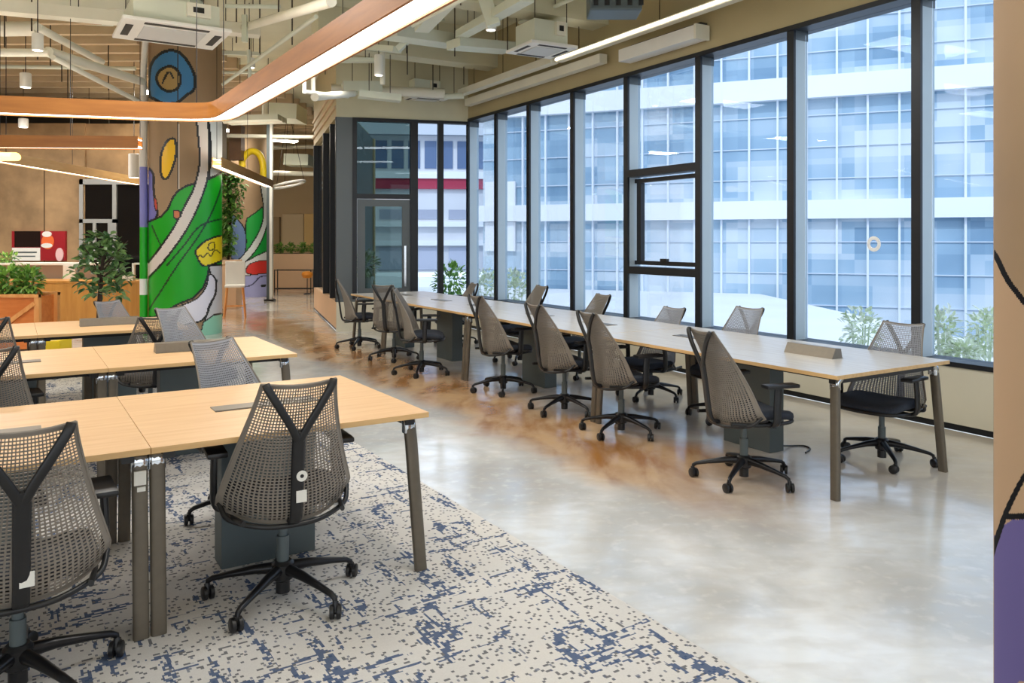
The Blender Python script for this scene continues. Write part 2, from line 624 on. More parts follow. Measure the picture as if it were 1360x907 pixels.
# ring on the pane behind the nearest visible post
s_ring = wall_s(1161, 0.165)
cz = wp(s_ring, 0, 0.165)
zr = CAMH - (324 - HZ) / F * cz.y
rpts = [wp(s_ring + 0.054 * math.cos(a), zr + 0.054 * math.sin(a), 0.160) for a in np.linspace(0, 2 * PI, 25)]
along_ring.sweep(rpts, [(0.005, 0.018)] * 25, 8, cap=False, side=tuple(NO))
tag(along_ring.build('window_ring', mat('ring_white', (250, 250, 250), 0.6), world=True, smooth=True), 'small white ring stuck on the window pane beside the tall dark post', 'ring')

# ------------------------------------------------------------------ end wall with the glazed door
EW = (Cc - A); EL = EW.length; EW = EW.normalized()
EN = Vector((-EW.y, EW.x, 0))                     # out of the room (away from camera)
def ep(t, z=0.0, e=0.0):
    return A + EW * t + EN * e + Vector((0, 0, z))
def end_t(px, e=0.0):
    r = (px - CX) / F
    p = A + EN * e
    return (p.x - r * p.y) / (r * EW.y - EW.x)
def eal(mb, t0, t1, z0, z1, e0, e1):
    mb.hexa([ep(t0, z0, e0), ep(t1, z0, e0), ep(t1, z0, e1), ep(t0, z0, e1)],
            [ep(t0, z1, e0), ep(t1, z1, e0), ep(t1, z1, e1), ep(t0, z1, e1)])
mb = MB(); eal(mb, -0.0, EL, HEAD, CEIL, 0.0, 0.25)
struct(mb.build('wall_end_upper', M_ceil))
tt = {x: end_t(x) for x in (447, 468, 474, 545, 555, 582, 589, 616, 622)}
mb = MB(); eal(mb, 0.0, tt[468], 0.5, HEAD, 0.0, 0.12)
struct(mb.build('wall_end', M_doorgrey))
mb = MB(); eal(mb, 0.0, EL, 0.0, 0.5, -0.03, 0.15)
struct(mb.build('wall_end_lower', M_cream))
mb = MB(); eal(mb, 0.0, EL, 0.5, 0.54, -0.03, 0.15)
struct(mb.build('trim_3', M_doorgrey))
# glazed door with a transom light
dr = struct(bpy.data.objects.new('door_1', None)); COL.objects.link(dr); dr.location = ep(tt[474], 0.5)
f = MB()
eal(f, tt[468], tt[474], 0.54, HEAD, -0.02, 0.1); eal(f, tt[545], tt[555], 0.54, HEAD, -0.02, 0.1)
eal(f, tt[474], tt[545], 2.26, 2.34, -0.02, 0.1); eal(f, tt[474], tt[545], HEAD - 0.06, HEAD, -0.02, 0.1)
f.build('door_frame', M_dark, dr, world=True)
f = MB()
d0, d1 = tt[474] + 0.01, tt[545] - 0.01
eal(f, d0, d0 + 0.13, 0.55, 2.25, 0.02, 0.07); eal(f, d1 - 0.13, d1, 0.55, 2.25, 0.02, 0.07)
eal(f, d0 + .13, d1 - .13, 2.13, 2.25, 0.02, 0.07); eal(f, d0 + .13, d1 - .13, 0.55, 0.72, 0.02, 0.07)
f.build('door_leaf', M_doorgrey, dr, world=True)
f = MB(); eal(f, d0 + .13, d1 - .13, 0.72, 2.13, 0.04, 0.05)
f.build('glass', M_doorglass, dr, world=True)
f = MB(); eal(f, tt[474], tt[545], 2.34, HEAD - 0.06, 0.04, 0.05)
f.build('glass', M_doorglass, dr, world=True)
f = MB(); eal(f, d1 - 0.10, d1 - 0.065, 0.75, 1.45, -0.03, -0.005)
f.build('door_handle', M_chrome, dr, world=True)
for n_, (xa, xb) in enumerate(((555, 582), (589, 622))):
    w = struct(bpy.data.objects.new('window_%d' % (nwin + 2 + n_), None)); COL.objects.link(w); w.location = ep(tt[xa], 0.54)
    f = MB()
    if n_ == 0:
        eal(f, tt[582], tt[589], 0.54, HEAD, -0.02, 0.12)
    eal(f, tt[xa], tt[xb], 0.54, 0.58, -0.01, 0.1); eal(f, tt[xa], tt[xb], HEAD - 0.05, HEAD, -0.01, 0.1)
    f.build('window_frame', M_dark, w, world=True)
    f = MB(); eal(f, tt[xa], tt[xb], 0.58, HEAD - 0.05, 0.05, 0.056)
    f.build('glass', M_glass, w, world=True)

# return wall of dark glazing along the passage
RD = (R - A); RL = RD.length; RD = RD.normalized()
RN = Vector((RD.y, -RD.x, 0))
def rp(t, z, e):
    return A + RD * t + RN * e + Vector((0, 0, z))
def ral(mb, t0, t1, z0, z1, e0, e1):
    mb.hexa([rp(t0, z0, e0), rp(t1, z0, e0), rp(t1, z0, e1), rp(t0, z0, e1)],
            [rp(t0, z1, e0), rp(t1, z1, e0), rp(t1, z1, e1), rp(t0, z1, e1)])
mb = MB(); ral(mb, 0, RL, 0.05, 0.5, 0, 0.2); struct(mb.build('wall_passage_lower', M_peach))
mb = MB(); ral(mb, 0, RL, 0.0, 0.05, 0.02, 0.2); struct(mb.build('baseboard_passage', M_dark))
mb = MB(); ral(mb, 0, RL, HEAD, CEIL, 0, 0.2); struct(mb.build('wall_passage_upper', M_tan))
mb = MB(); ral(mb, 0.05, RL - .05, 0.5, HEAD, 0.08, 0.12); struct(mb.build('window_%d' % (nwin + 4), M_darkglass))
mb = MB()
for t in (0.0, 0.9, 2.2, RL - 0.08):
    ral(mb, t, t + 0.08, 0.5, HEAD, -0.01, 0.14)
struct(mb.build('trim_4', M_dark))
mb = MB()
for z in (3.78, 3.95, 4.12):
    ral(mb, 0, RL, z, z + 0.05, -0.03, 0.0)
struct(mb.build('trim_5', M_beam))
# passage side wall beyond, far wall, back and left walls
mb = MB(); mb.hexa([(-4.41, 17.6, 0), (-4.9, 27, 0), (-4.75, 27, 0), (-4.2, 17.6, 0)], [(-4.41, 17.6, CEIL), (-4.9, 27, CEIL), (-4.75, 27, CEIL), (-4.2, 17.6, CEIL)])
struct(mb.build('wall_passage', M_doorgrey))
mb = MB(); mb.box(-13, -4.7, 27.0, 27.2, 0, CEIL)
struct(mb.build('wall_far', mat('far_beige', (206, 180, 138), 0.7, 0, 0.05, 0.6)))
mb = MB(); mb.box(-13.2, -13.0, B.y, 27.2, 0, CEIL)
struct(mb.build('wall_left', M_concrete))
# wall behind the camera: low wall, bulkhead and posts with open glazing between
mb = MB(); mb.box(-13, B.x, B.y - 0.2, B.y, 0, 0.5); struct(mb.build('wall_back', M_cream))
mb = MB(); mb.box(-13, B.x, B.y - 0.2, B.y, 3.9, CEIL); struct(mb.build('wall_back_upper', M_tan))
# concrete wall at the back left with a dark framed window
CWY = 16.6
mb = MB(); mb.box(-13, -8.97, CWY, CWY + 0.25, 0, 4.0)
struct(mb.build('wall_concrete', M_concrete))
mb = MB()
for px in (59,):
    xx = (px - CX) / F * CWY
    mb.box(xx - 0.012, xx + 0.012, CWY - 0.006, CWY, 0, 3.1)
struct(mb.build('trim_6', mat('panel_joint', (92, 70, 46), 0.9)))
w = struct(bpy.data.objects.new('window_%d' % (nwin + 5), None)); COL.objects.link(w); w.location = (-8.5, CWY, 0)
def cwx(px): return (px - CX) / F * CWY
def cwz(py): return CAMH - (py - HZ) / F * CWY
f = MB()
for x0, x1, y0, y1 in ((106, 111, 238, 420), (150, 155, 245, 345), (106, 200, 238, 245), (106, 155, 291, 296), (124, 128, 296, 345), (144, 150, 296, 345)):
    f.box(cwx(x0), cwx(x1), CWY - 0.03, CWY + 0.05, cwz(y1), cwz(y0))
f.build('window_frame', mat('grey_frame', (150, 150, 146), 0.5), w, world=True)
f = MB(); f.box(cwx(108), cwx(215), CWY + 0.02, CWY + 0.05, 0, cwz(240))
f.build('glass', mat('black_glazing', (12, 13, 15), 0.1), w, world=True)
mb = MB(); mb.box(-8.97, -6.9, CWY + 0.06, CWY + 0.25, cwz(238), 4.0)
struct(mb.build('wall_concrete_upper', M_concrete))
mb = MB(); mb.box(-8.97, -6.9, CWY + 0.06, CWY + 0.25, 0, cwz(238)); struct(mb.build('wall_concrete_side', M_dark))

# carpet under the left-hand desks
ANG1 = math.radians(32.3)
U1 = Vector((-math.sin(ANG1), math.cos(ANG1), 0)); V1 = Vector((math.cos(ANG1), math.sin(ANG1), 0))
e0 = G(579, 653)
c1 = e0 - U1 * 3.4; c2 = e0 + U1 * 6.6
mb = MB()
poly = [c1, c2, c2 - V1 * 6.6, c1 - V1 * 6.6]
mb.prism([(p.x, p.y) for p in poly], 0.0005, 0.008)
tag(mb.build('carpet', carpet_material(ANG1)), 'pale beige carpet with blue streaks and dark flecks under the oak desks', 'carpet')

# ------------------------------------------------------------------ painted round columns
def mural_column(name, cx, cy, r, z1, layers, base_rgb, seams=(), zfine=None, step=0.016, th0=-PI, th1=0.0):
    """Round concrete column whose paint is laid out as outlined shapes; one material per facet."""
    keys = ['base']
    nth = int((th1 - th0) * r / step)
    z0f, z1f = zfine
    nz = int((z1f - z0f) / step)
    th = np.linspace(th0, th1, nth + 1)
    zs = np.concatenate([[0.0], np.linspace(z0f, z1f, nz + 1), [z1]])
    if z0f <= 0.001: zs = zs[1:]
    vx = cx + r * np.cos(th); vy = cy + r * np.sin(th)
    nzv = len(zs)
    co = np.empty((nzv, nth + 1, 3))
    co[:, :, 0] = vx; co[:, :, 1] = vy; co[:, :, 2] = zs[:, None]
    thc = (th[1:] + th[:-1]) / 2; zc = (zs[1:] + zs[:-1]) / 2
    X = cx + r * np.cos(thc); Y = cy + r * np.sin(thc)
    PX = (CX + F * X / Y)[None, :].repeat(len(zc), 0)
    PY = HZ + F * (CAMH - zc)[:, None] / Y[None, :]
    idx = np.zeros(PX.shape, int)
    mats = [mat(name + '_base', base_rgb, 0.75, 0, 0.10, 1.6)]
    def mi(rgb):
        m = mat('mural_%d_%d_%d' % tuple(rgb), rgb, 0.35) if step > 0.01 else mat('matt_mural_%d_%d_%d' % tuple(rgb), rgb, 0.9, spec=0.1)
        if m not in mats: mats.append(m)
        return mats.index(m)
    for kind, pts, rgb, lw in layers:
        pts = np.asarray(pts, float)
        if kind == 'fill':
            ins = np.zeros(PX.shape, bool)
            n = len(pts)
            for i in range(n):
                x1_, y1_ = pts[i]; x2_, y2_ = pts[(i + 1) % n]
                if y1_ == y2_: continue
                c = ((y1_ > PY) != (y2_ > PY)) & (PX < (x2_ - x1_) * (PY - y1_) / (y2_ - y1_) + x1_)
                ins ^= c
            idx[ins] = mi(rgb)
            loop = [(pts[i], pts[(i + 1) % n]) for i in range(n)]
        else:
            loop = [(pts[i], pts[i + 1]) for i in range(len(pts) - 1)]
        if lw > 0:
            lc = mi((24, 28, 30)) if kind == 'fill' else mi(rgb)
            hit = np.zeros(PX.shape, bool)
            for a, b in loop:
                d = b - a
                l2 = max((d ** 2).sum(), 1e-9)
                t = np.clip(((PX - a[0]) * d[0] + (PY - a[1]) * d[1]) / l2, 0, 1)
                hit |= ((PX - a[0] - t * d[0]) ** 2 + (PY - a[1] - t * d[1]) ** 2) < lw * lw
            idx[hit] = lc
    me = bpy.data.meshes.new(name)
    # the unpainted back of the shaft closes the cylinder with coarser facets
    nb = 40
    thb = np.linspace(th1, th0 + 2 * PI, nb + 1)[1:-1]
    verts = co.reshape(-1, 3).tolist()
    faces = []; fm = []
    def vid(i, j): return i * (nth + 1) + j
    for i in range(nzv - 1):
        for j in range(nth):
            faces.append((vid(i, j), vid(i, j + 1), vid(i + 1, j + 1), vid(i + 1, j))); fm.append(int(idx[i, j]))
    base = len(verts)
    for z in (0.0, z1):
        verts += [(cx + r * math.cos(t), cy + r * math.sin(t), z) for t in thb]
    nbv = len(thb)
    lo = [vid(0, nth)] + [base + k for k in range(nbv)] + [vid(0, 0)]
    hi = [vid(nzv - 1, nth)] + [base + nbv + k for k in range(nbv)] + [vid(nzv - 1, 0)]
    for k in range(len(lo) - 1):
        faces.append((lo[k], lo[k + 1], hi[k + 1], hi[k])); fm.append(0)
    me.from_pydata(verts, [], faces)
    for m in mats: me.materials.append(m)
    me.polygons.foreach_set('material_index', fm)
    me.polygons.foreach_set('use_smooth', [True] * len(faces))
    me.transform(Matrix.Translation((-cx, -cy, 0)))
    o = bpy.data.objects.new(name, me); COL.objects.link(o); o.location = (cx, cy, 0)
    return o

S = smooth_closed
L_blue = S([(200, 88), (212, 72), (226, 67), (240, 71), (252, 86), (259, 103), (258, 118), (250, 125), (243, 131), (236, 136), (220, 138), (206, 132), (198, 124)])
L_face = S([(212, 94), (224, 88), (234, 92), (240, 103), (236, 117), (222, 121), (211, 113), (208, 103)])
L_yel = S([(228, 184), (233, 188), (233, 210), (224, 234), (217, 237), (213, 226), (214, 206), (220, 190)])
L_pur = S([(170, 222), (190, 220), (203, 230), (204, 250), (206, 270), (209, 284), (200, 296), (170, 300)])
L_green = [(150, 299), (190, 297), (203, 292), (215, 287), (223, 277), (230, 262), (236, 254), (247, 247), (262, 243), (280, 237), (300, 226), (320, 220), (320, 352), (278, 352), (276, 366), (270, 382), (256, 396), (236, 404), (219, 414), (205, 421), (150, 424)]
L_mint = [(277, 237), (300, 226), (320, 220), (320, 318), (283, 316), (266, 335), (258, 352), (250, 352), (262, 330), (268, 300), (272, 270)]
L_white = list(smooth_open([(260, 150), (263, 180), (265, 215), (258, 248), (246, 272), (232, 300), (213, 328), (188, 360)])) + list(smooth_open([(188, 378), (215, 350), (240, 317), (256, 290), (268, 262), (276, 235), (278, 200), (276, 150)]))
L_grey2 = list(smooth_open([(276, 150), (280, 200), (277, 237)])) + [(320, 222), (320, 150)]
L_badge = S([(262, 342), (260, 333), (270, 322), (282, 316), (296, 313), (305, 320), (303, 340), (285, 350), (270, 353)])
L_blob = S([(219, 416), (240, 406), (262, 396), (274, 380), (277, 366), (283, 366), (287, 375), (285, 392), (278, 405), (273, 420), (262, 428), (236, 430)])
L_pale = [(277, 352), (320, 345), (320, 420), (284, 418), (276, 428), (272, 426), (280, 405), (287, 390), (288, 372), (280, 364)]
layers1 = [
    ('fill', L_blue, (58, 124, 178), 2.0),
    ('fill', L_face, (168, 142, 90), 1.8),
    ('line', smooth_open([(216, 110), (220, 100), (226, 96), (230, 104)]), (30, 40, 48), 1.2),
    ('line', [(222, 97), (219, 104)], (24, 28, 30), 1.6),
    ('fill', L_pale, (206, 208, 212), 0.8),
    ('fill', [(270, 428), (284, 418), (320, 412), (320, 460), (262, 460)], (150, 212, 186), 0.8),
    ('fill', L_blob, (226, 226, 240), 1.0),
    ('fill', L_pur, (112, 110, 172), 1.6),
    ('fill', L_grey2, (196, 204, 206), 1.6),
    ('fill', L_green, (22, 158, 30), 1.4),
    ('fill', L_yel, (240, 188, 14), 1.6),
    ('line', smooth_open([(188, 425), (205, 400), (236, 352), (262, 316), (280, 285), (292, 255), (296, 238)]), (20, 60, 30), 1.1),
    ('line', smooth_open([(222, 352), (245, 325), (266, 300), (296, 290)]), (20, 60, 30), 1.1),
    ('line', smooth_open([(202, 300), (207, 312), (213, 325)]), (20, 60, 30), 1.0),
    ('fill', L_white, (214, 206, 198), 1.4),
    ('fill', S([(231, 280), (237, 280), (240, 286), (236, 291), (231, 288)]), (196, 112, 70), 1.0),
    ('fill', S([(205, 262), (208, 266), (209, 276), (207, 280), (205, 272)]), (176, 70, 60), 0.6),
    ('fill', L_badge, (236, 214, 30), 1.2),
    ('line', smooth_open([(270, 342), (276, 336), (280, 340), (286, 332), (292, 336)]), (70, 62, 20), 0.8),
    ('line', smooth_open([(276, 330), (278, 324), (284, 322), (285, 330), (279, 332), (276, 330)]), (70, 62, 20), 0.8),
    ('line', smooth_open([(262, 342), (266, 339), (270, 342)]), (70, 62, 20), 0.8),
    ('line', [(236, 40), (236, 250)], (40, 34, 26), 0.7),
    ('line', [(238, 165), (238, 250)], (214, 206, 190), 0.6),
]
o = mural_column('column', -5.445, 13.2, 0.57, CEIL, layers1, (152, 126, 96), zfine=(0.0, 4.8), th0=-PI * 1.05, th1=PI * 0.12)
struct(o, 'round concrete column painted with a green hill, purple shape and blue ring', 'column')
# painted downpipe strapped to the column
pc = Vector((-6.006, 12.892, 0))
cols = [(0, 0.35, (22, 158, 30)), (0.35, 0.66, (22, 158, 30)), (0.66, 0.92, (224, 222, 220)), (0.92, 1.76, (22, 158, 30)), (1.76, 2.74, (122, 122, 182)), (2.74, 3.9, (206, 200, 190))]
pr = thing('downpipe', 'vertical pipe beside the column, painted green and lilac like the mural', 'pipe', pc)
for z0, z1, c in cols:
    f = MB(); f.tube([pc + Vector((0, 0, z0)), pc + Vector((0, 0, z1))], 0.062, 14)
    f.build('pipe_length', mat('mural_%d_%d_%d' % c, c, 0.6), pr, smooth=True, world=True)
f = MB(); f.tube([pc + Vector((0, 0, 3.9)), pc + Vector((0.0, -0.02, 4.25)), pc + Vector((0.10, -0.16, 4.7)), pc + Vector((0.14, -0.22, 5.0))], 0.05, 14)
f.build('pipe_top', M_white, pr, smooth=True, world=True)

layers2 = [
    ('fill', [(320, 380), (320, 330), (345, 320), (370, 300), (370, 420), (300, 420)], (226, 230, 232), 0.0),
    ('fill', [(326, 300), (328, 290), (340, 282), (352, 272), (362, 262), (362, 330), (340, 340), (318, 352), (326, 330)], (30, 158, 62), 0.8),
    ('fill', S([(308, 285), (316, 292), (325, 305), (327, 325), (322, 342), (310, 345), (300, 330), (300, 295)]), (104, 128, 168), 0.8),
    ('fill', list(smooth_open([(345, 240), (350, 280), (345, 305), (330, 330), (312, 350)])) + list(smooth_open([(314, 358), (338, 335), (352, 308), (357, 280), (356, 240)])), (222, 228, 226), 0.8),
    ('fill', S([(327, 362), (330, 352), (342, 347), (354, 346), (360, 352), (354, 364), (340, 365)]), (222, 58, 50), 0.6),
    ('fill', [(300, 366), (328, 366), (352, 363), (370, 362), (370, 394), (300, 400)], (168, 172, 222), 0.6),
    ('line', smooth_open([(318, 382), (335, 378), (345, 368), (358, 366)]), (60, 60, 100), 0.8),
    ('line', [(348, 380), (352, 379)], (24, 28, 30), 1.6),
]
o = mural_column('column', -7.21, 21.8, 0.51, CEIL, layers2, (196, 160, 118), zfine=(0.0, 4.0), step=0.022, th0=-PI, th1=PI * 0.1)
struct(o, 'far round column painted green, white and red beside the passage', 'column')

layers3 = [
    ('fill', list(smooth_open([(1290, 300), (1321, 338), (1335, 366), (1350, 388), (1380, 420), (1440, 450), (1700, 520), (2700, 640)])) + [(2700, 2600), (1290, 2600)], (178, 150, 122), 0.0),
    ('fill', [(1300, 690), (1322, 712), (1332, 698), (1345, 690), (1420, 690), (1420, 905), (1352, 905), (1345, 930), (1300, 960)], (104, 96, 150), 0.0),
    ('line', smooth_open([(1290, 300), (1321, 338), (1335, 366), (1350, 388), (1380, 420), (1440, 450), (1700, 520), (2700, 640)]), (20, 20, 24), 3.6),
    ('line', smooth_open([(1310, 760), (1325, 712), (1340, 672), (1362, 630), (1400, 570)]), (20, 20, 24), 3.6),
    ('line', [(1338, 686), (1440, 684)], (20, 20, 24), 4.0),
]
o = mural_column('column', 1.718, 1.764, 0.55, CEIL, layers3, (128, 104, 84), zfine=(0.15, 2.3), step=0.0036, th0=-PI * 1.15, th1=-PI * 0.30)
struct(o, 'tan round column close by with black lines and a purple patch', 'column')

# ------------------------------------------------------------------ mesh-backed task chair
def back_point(u, v, off=0.0):
    au = abs(u)
    zb = 0.386 + 0.068 * au ** 3
    zt = 0.985 - 0.014 * (1 - u * u)
    z = zb + (zt - zb) * v
    hv = max(0.0, min(1.0, (z - 0.50) / 0.485))
    hw = 0.148 + 0.130 * (1 - hv) ** 1.2
    x = hw * u
    y = -0.205 - 0.115 * v ** 1.3 + 0.030 * math.sin(PI * v) + 0.155 * u * u * (1 - v) ** 1.15 + 0.012 * u * u * v
    if v < 0.12:
        y += 0.025 * (1 - v / 0.12) ** 2
    return Vector((x, y + off, z))

def lattice_mesh(name, material):
    NU, NV = 31, 46
    T = 0.0032
    bm = bmesh.new()
    us = np.linspace(-1, 1, NU + 1); vs = np.linspace(0, 1, NV + 1)
    cache = {}
    def V(u, v, s):
        k = (round(u, 6), round(v, 6), s)
        if k not in cache:
            cache[k] = bm.verts.new(back_point(u, v, s * T))
        return cache[k]
    for i in range(NU):
        for j in range(NV):
            u0, u1, v0, v1 = us[i], us[i + 1], vs[j], vs[j + 1]
            vm = (v0 + v1) / 2
            border = i in (0, NU - 1) or j in (0, NV - 1)
            if border:
                for s in (-1, 1):
                    bm.faces.new([V(*p, s) for p in ((u0, v0), (u1, v0), (u1, v1), (u0, v1))])
                continue
            fu = 0.63 + 0.12 * max(0, vm - 0.45); fv = 0.61 + 0.14 * max(0, vm - 0.45)
            du = (u1 - u0) * (1 - fu) / 2; dv = (v1 - v0) * (1 - fv) / 2
            o = [(u0, v0), (u1, v0), (u1, v1), (u0, v1)]
            h = [(u0 + du, v0 + dv), (u1 - du, v0 + dv), (u1 - du, v1 - dv), (u0 + du, v1 - dv)]
            for k in range(4):
                l = (k + 1) % 4
                for s in (-1, 1):
                    bm.faces.new((V(*o[k], s), V(*o[l], s), V(*h[l], s), V(*h[k], s)))
                bm.faces.new((V(*h[k], 1), V(*h[l], 1), V(*h[l], -1), V(*h[k], -1)))
    bmesh.ops.recalc_face_normals(bm, faces=bm.faces[:])
    me = bpy.data.meshes.new(name)
    bm.to_mesh(me); bm.free()
    me.materials.append(material)
    return me

LATTICE = lattice_mesh('backrest', M_mesh)
def rimtube(mb, r):
    pts = [back_point(1, v) for v in np.linspace(1, 0, 14)] + [back_point(u, 0) for u in np.linspace(0.85, -0.85, 14)] + [back_point(-1, v) for v in np.linspace(0, 1, 14)] + [back_point(u, 1) for u in np.linspace(-0.9, 0.9, 6)] + [back_point(1, 1)]
    mb.tube(pts, r, 6)

def make_chair():
    t = thing('office_chair', 'x', 'chair', group='mesh backed office chairs')
    # star base
    f = MB(); f.lathe([(0.030, 0.025), (0.030, 0.075), (0.045, 0.085), (0.048, 0.150), (0.036, 0.162)], n=18)
    f.build('base_hub', M_black, t, smooth=True)
    for k in range(5):
        a = 2 * PI * k / 5 + PI / 2 + PI / 5
        d = Vector((math.cos(a), math.sin(a), 0))
        sd = Vector((-d.y, d.x, 0))
        f = MB()
        pts = [d * 0.03 + Vector((0, 0, 0.128)), d * 0.12 + Vector((0, 0, 0.122)), d * 0.23 + Vector((0, 0, 0.103)), d * 0.300 + Vector((0, 0, 0.088)), d * 0.320 + Vector((0, 0, 0.076)), d * 0.325 + Vector((0, 0, 0.055))]
        f.sweep(pts, [(0.023, 0.026), (0.021, 0.020), (0.017, 0.014), (0.014, 0.012), (0.012, 0.012), (0.009, 0.009)], 12, side=tuple(sd))
        leg = f.build('leg', M_blackm, t, smooth=True)
        f = MB()
        ta = random.uniform(0, 2 * PI)
        tx = Vector((math.cos(ta), math.sin(ta), 0)); c = d * 0.325 + Vector((tx.y, -tx.x, 0)) * 0.012
        for s in (-1, 1):
            f.wheel(c + tx * s * 0.014 + Vector((0, 0, 0.029)), tx, 0.029, 0.020)
        f.tube([c + Vector((0, 0, 0.029)) - tx * 0.02, c + Vector((0, 0, 0.029)) + tx * 0.02], 0.012, 10)
        f.tube([d * 0.325 + Vector((0, 0, 0.066)), c + Vector((0, 0, 0.035))], 0.013, 10)
        f.build('caster', M_black, leg, smooth=True)
    f = MB(); f.tube([(0, 0, 0.155), (0, 0, 0.27)], 0.026, 16).tube([(0, 0, 0.27), (0, 0, 0.40)], 0.019, 16)
    f.build('gas_lift', M_grey, t, smooth=True)
    # tilt mechanism and seat pan
    f = MB(); f.box(-0.085, 0.085, -0.15, 0.13, 0.372, 0.412, 0.012)
    f.tube([(0.08, 0.02, 0.392), (0.22, 0.05, 0.392)], 0.008, 8)
    f.box(0.20, 0.25, 0.03, 0.075, 0.386, 0.398, 0.004)
    f.build('tilt_mechanism', M_black, t, smooth=True)
    f = MB()
    for s in (-1, 1):
        pts = smooth_open([(s * 0.07, -0.05, 0.405), (s * 0.19, -0.04, 0.410), (s * 0.245, -0.02, 0.432), (s * 0.25, -0.01, 0.45)], 4)
        f.sweep(pts, [(0.03, 0.009)] * len(pts), 10, side=(0, 1, 0))
    pts = smooth_open([(-0.20, -0.22, 0.42), (-0.235, 0.0, 0.405), (-0.20, 0.22, 0.41), (0, 0.265, 0.408), (0.20, 0.22, 0.41), (0.235, 0.0, 0.405), (0.20, -0.22, 0.42)], 6)
    f.sweep(pts, [(0.010, 0.012)] * len(pts), 8)
    f.build('seat_frame', M_black, t, smooth=True)
    # seat cushion: rounded slab, waterfall front
    f = MB()
    n = 40
    def ring(sc, z, dz=0.0):
        out = []
        for k in range(n):
            a = 2 * PI * k / n
            c, s = math.cos(a), math.sin(a)
            x = 0.245 * sc * math.copysign(abs(c) ** 0.45, c)
            y = 0.195 * sc * math.copysign(abs(s) ** 0.5, s) + 0.062
            zz = z - max(0, (y - 0.12)) ** 2 * 1.6 + 0.018 * (x / 0.245) ** 2
            out.append(f.bm.verts.new((x, y, zz)))
        return out
    rs = [ring(0.90, 0.418), ring(0.97, 0.425), ring(1.0, 0.442), ring(0.985, 0.464), ring(0.92, 0.474), ring(0.6, 0.472), ring(0.25, 0.468)]
    for a, b in zip(rs, rs[1:]):
        for k in range(n):
            f.bm.faces.new((a[k], a[(k + 1) % n], b[(k + 1) % n], b[k]))
    f.bm.faces.new(rs[0][::-1]); f.bm.faces.new(rs[-1])
    f.build('seat', M_seat, t, smooth=True, angle=60)
    # backrest web
    b = bpy.data.objects.new('backrest', LATTICE); COL.objects.link(b); b.parent = t
    f = MB(); rimtube(f, 0.0055)
    f.build('backrest_rim', M_mesh, b, smooth=True)
    # Y-shaped tower
    f = MB()
    st = smooth_open([(0, -0.10, 0.396), (0, -0.18, 0.394), (0, -0.238, 0.412), (0, -0.262, 0.50), (0, -0.278, 0.62), (0, -0.300, 0.755), (0, -0.306, 0.785)], 5)
    nn = len(st)
    f.sweep(st, [(0.024 + 0.004 * i / nn, 0.013) for i in range(nn)], 14, side=(1, 0, 0), square=0.7)
    for s in (-1, 1):
        ar = smooth_open([(s * 0.006, -0.302, 0.750), (s * 0.030, -0.314, 0.800), (s * 0.082, -0.330, 0.890), (s * 0.124, -0.331, 0.962), (s * 0.134, -0.322, 0.984)], 5)
        f.sweep(ar, [(0.016, 0.012)] * len(ar), 12, side=(1, 0, 0), square=0.7)
    # wrap-around lower carrier
    cr = smooth_open([(-0.270, -0.045, 0.462), (-0.238, -0.110, 0.408), (-0.12, -0.190, 0.384), (0, -0.205, 0.378), (0.12, -0.190, 0.384), (0.238, -0.110, 0.408), (0.270, -0.045, 0.462)], 6)
    f.sweep(cr, [(0.010, 0.011)] * len(cr), 10, side=(0, 1, 0))
    f.build('back_tower', M_black, t, smooth=True)
    for s in (-1, 1):
        f = MB()
        pts = smooth_open([(s * 0.14, 0.06, 0.402), (s * 0.235, 0.06, 0.402), (s * 0.272, 0.06, 0.43), (s * 0.276, 0.06, 0.52), (s * 0.272, 0.07, 0.645)], 5)
        f.sweep(pts, [(0.026, 0.014)] * len(pts), 12, side=(0, 1, 0), square=0.8)
        arm = f.build('armrest', M_black, t, smooth=True)
        f = MB(); f.box(s * 0.270 - 0.042, s * 0.270 + 0.042, -0.03, 0.20, 0.640, 0.664, 0.010)
        f.build('arm_pad', M_black, arm, smooth=True)
    return t

PROTO = make_chair()
index_children()
# paler web with window light put into its colour, for chairs lit from there
LATTICE_LIT = LATTICE.copy(); LATTICE_LIT.materials.clear(); LATTICE_LIT.materials.append(M_mesh_lit)
used = [False]
UPPER = ('tilt_mechanism', 'seat_frame', 'seat', 'backrest', 'back_tower', 'armrest', 'gas_lift')
def chair(pos, face, label, drop=0.0, spin=0.0, light=False):
    rz = math.atan2(-face[0], face[1])
    o = copy_tree(PROTO) if used[0] else PROTO
    used[0] = True
    COPIES.append((o, pos, rz, label, drop, light, spin))
    return o
COPIES = []
RA = math.radians
U2A = math.radians(31.36)
U2 = Vector((-math.sin(U2A), math.cos(U2A), 0)); V2 = Vector((math.cos(U2A), math.sin(U2A), 0))
def rot(v, deg):
    a = RA(deg)
    return Vector((v[0] * math.cos(a) - v[1] * math.sin(a), v[0] * math.sin(a) + v[1] * math.cos(a), 0))
def vw(p):
    return Vector((p[0], p[1], 0)).normalized()
FR1 = G(570, 547, .75); FR2 = G(395, 469.5, .75); FR3 = Vector((-3.0, 7.33, .75))
FRR = G(1113, 499.5, .75)
for p in (FR1, FR2, FR3, FRR): p.z = 0
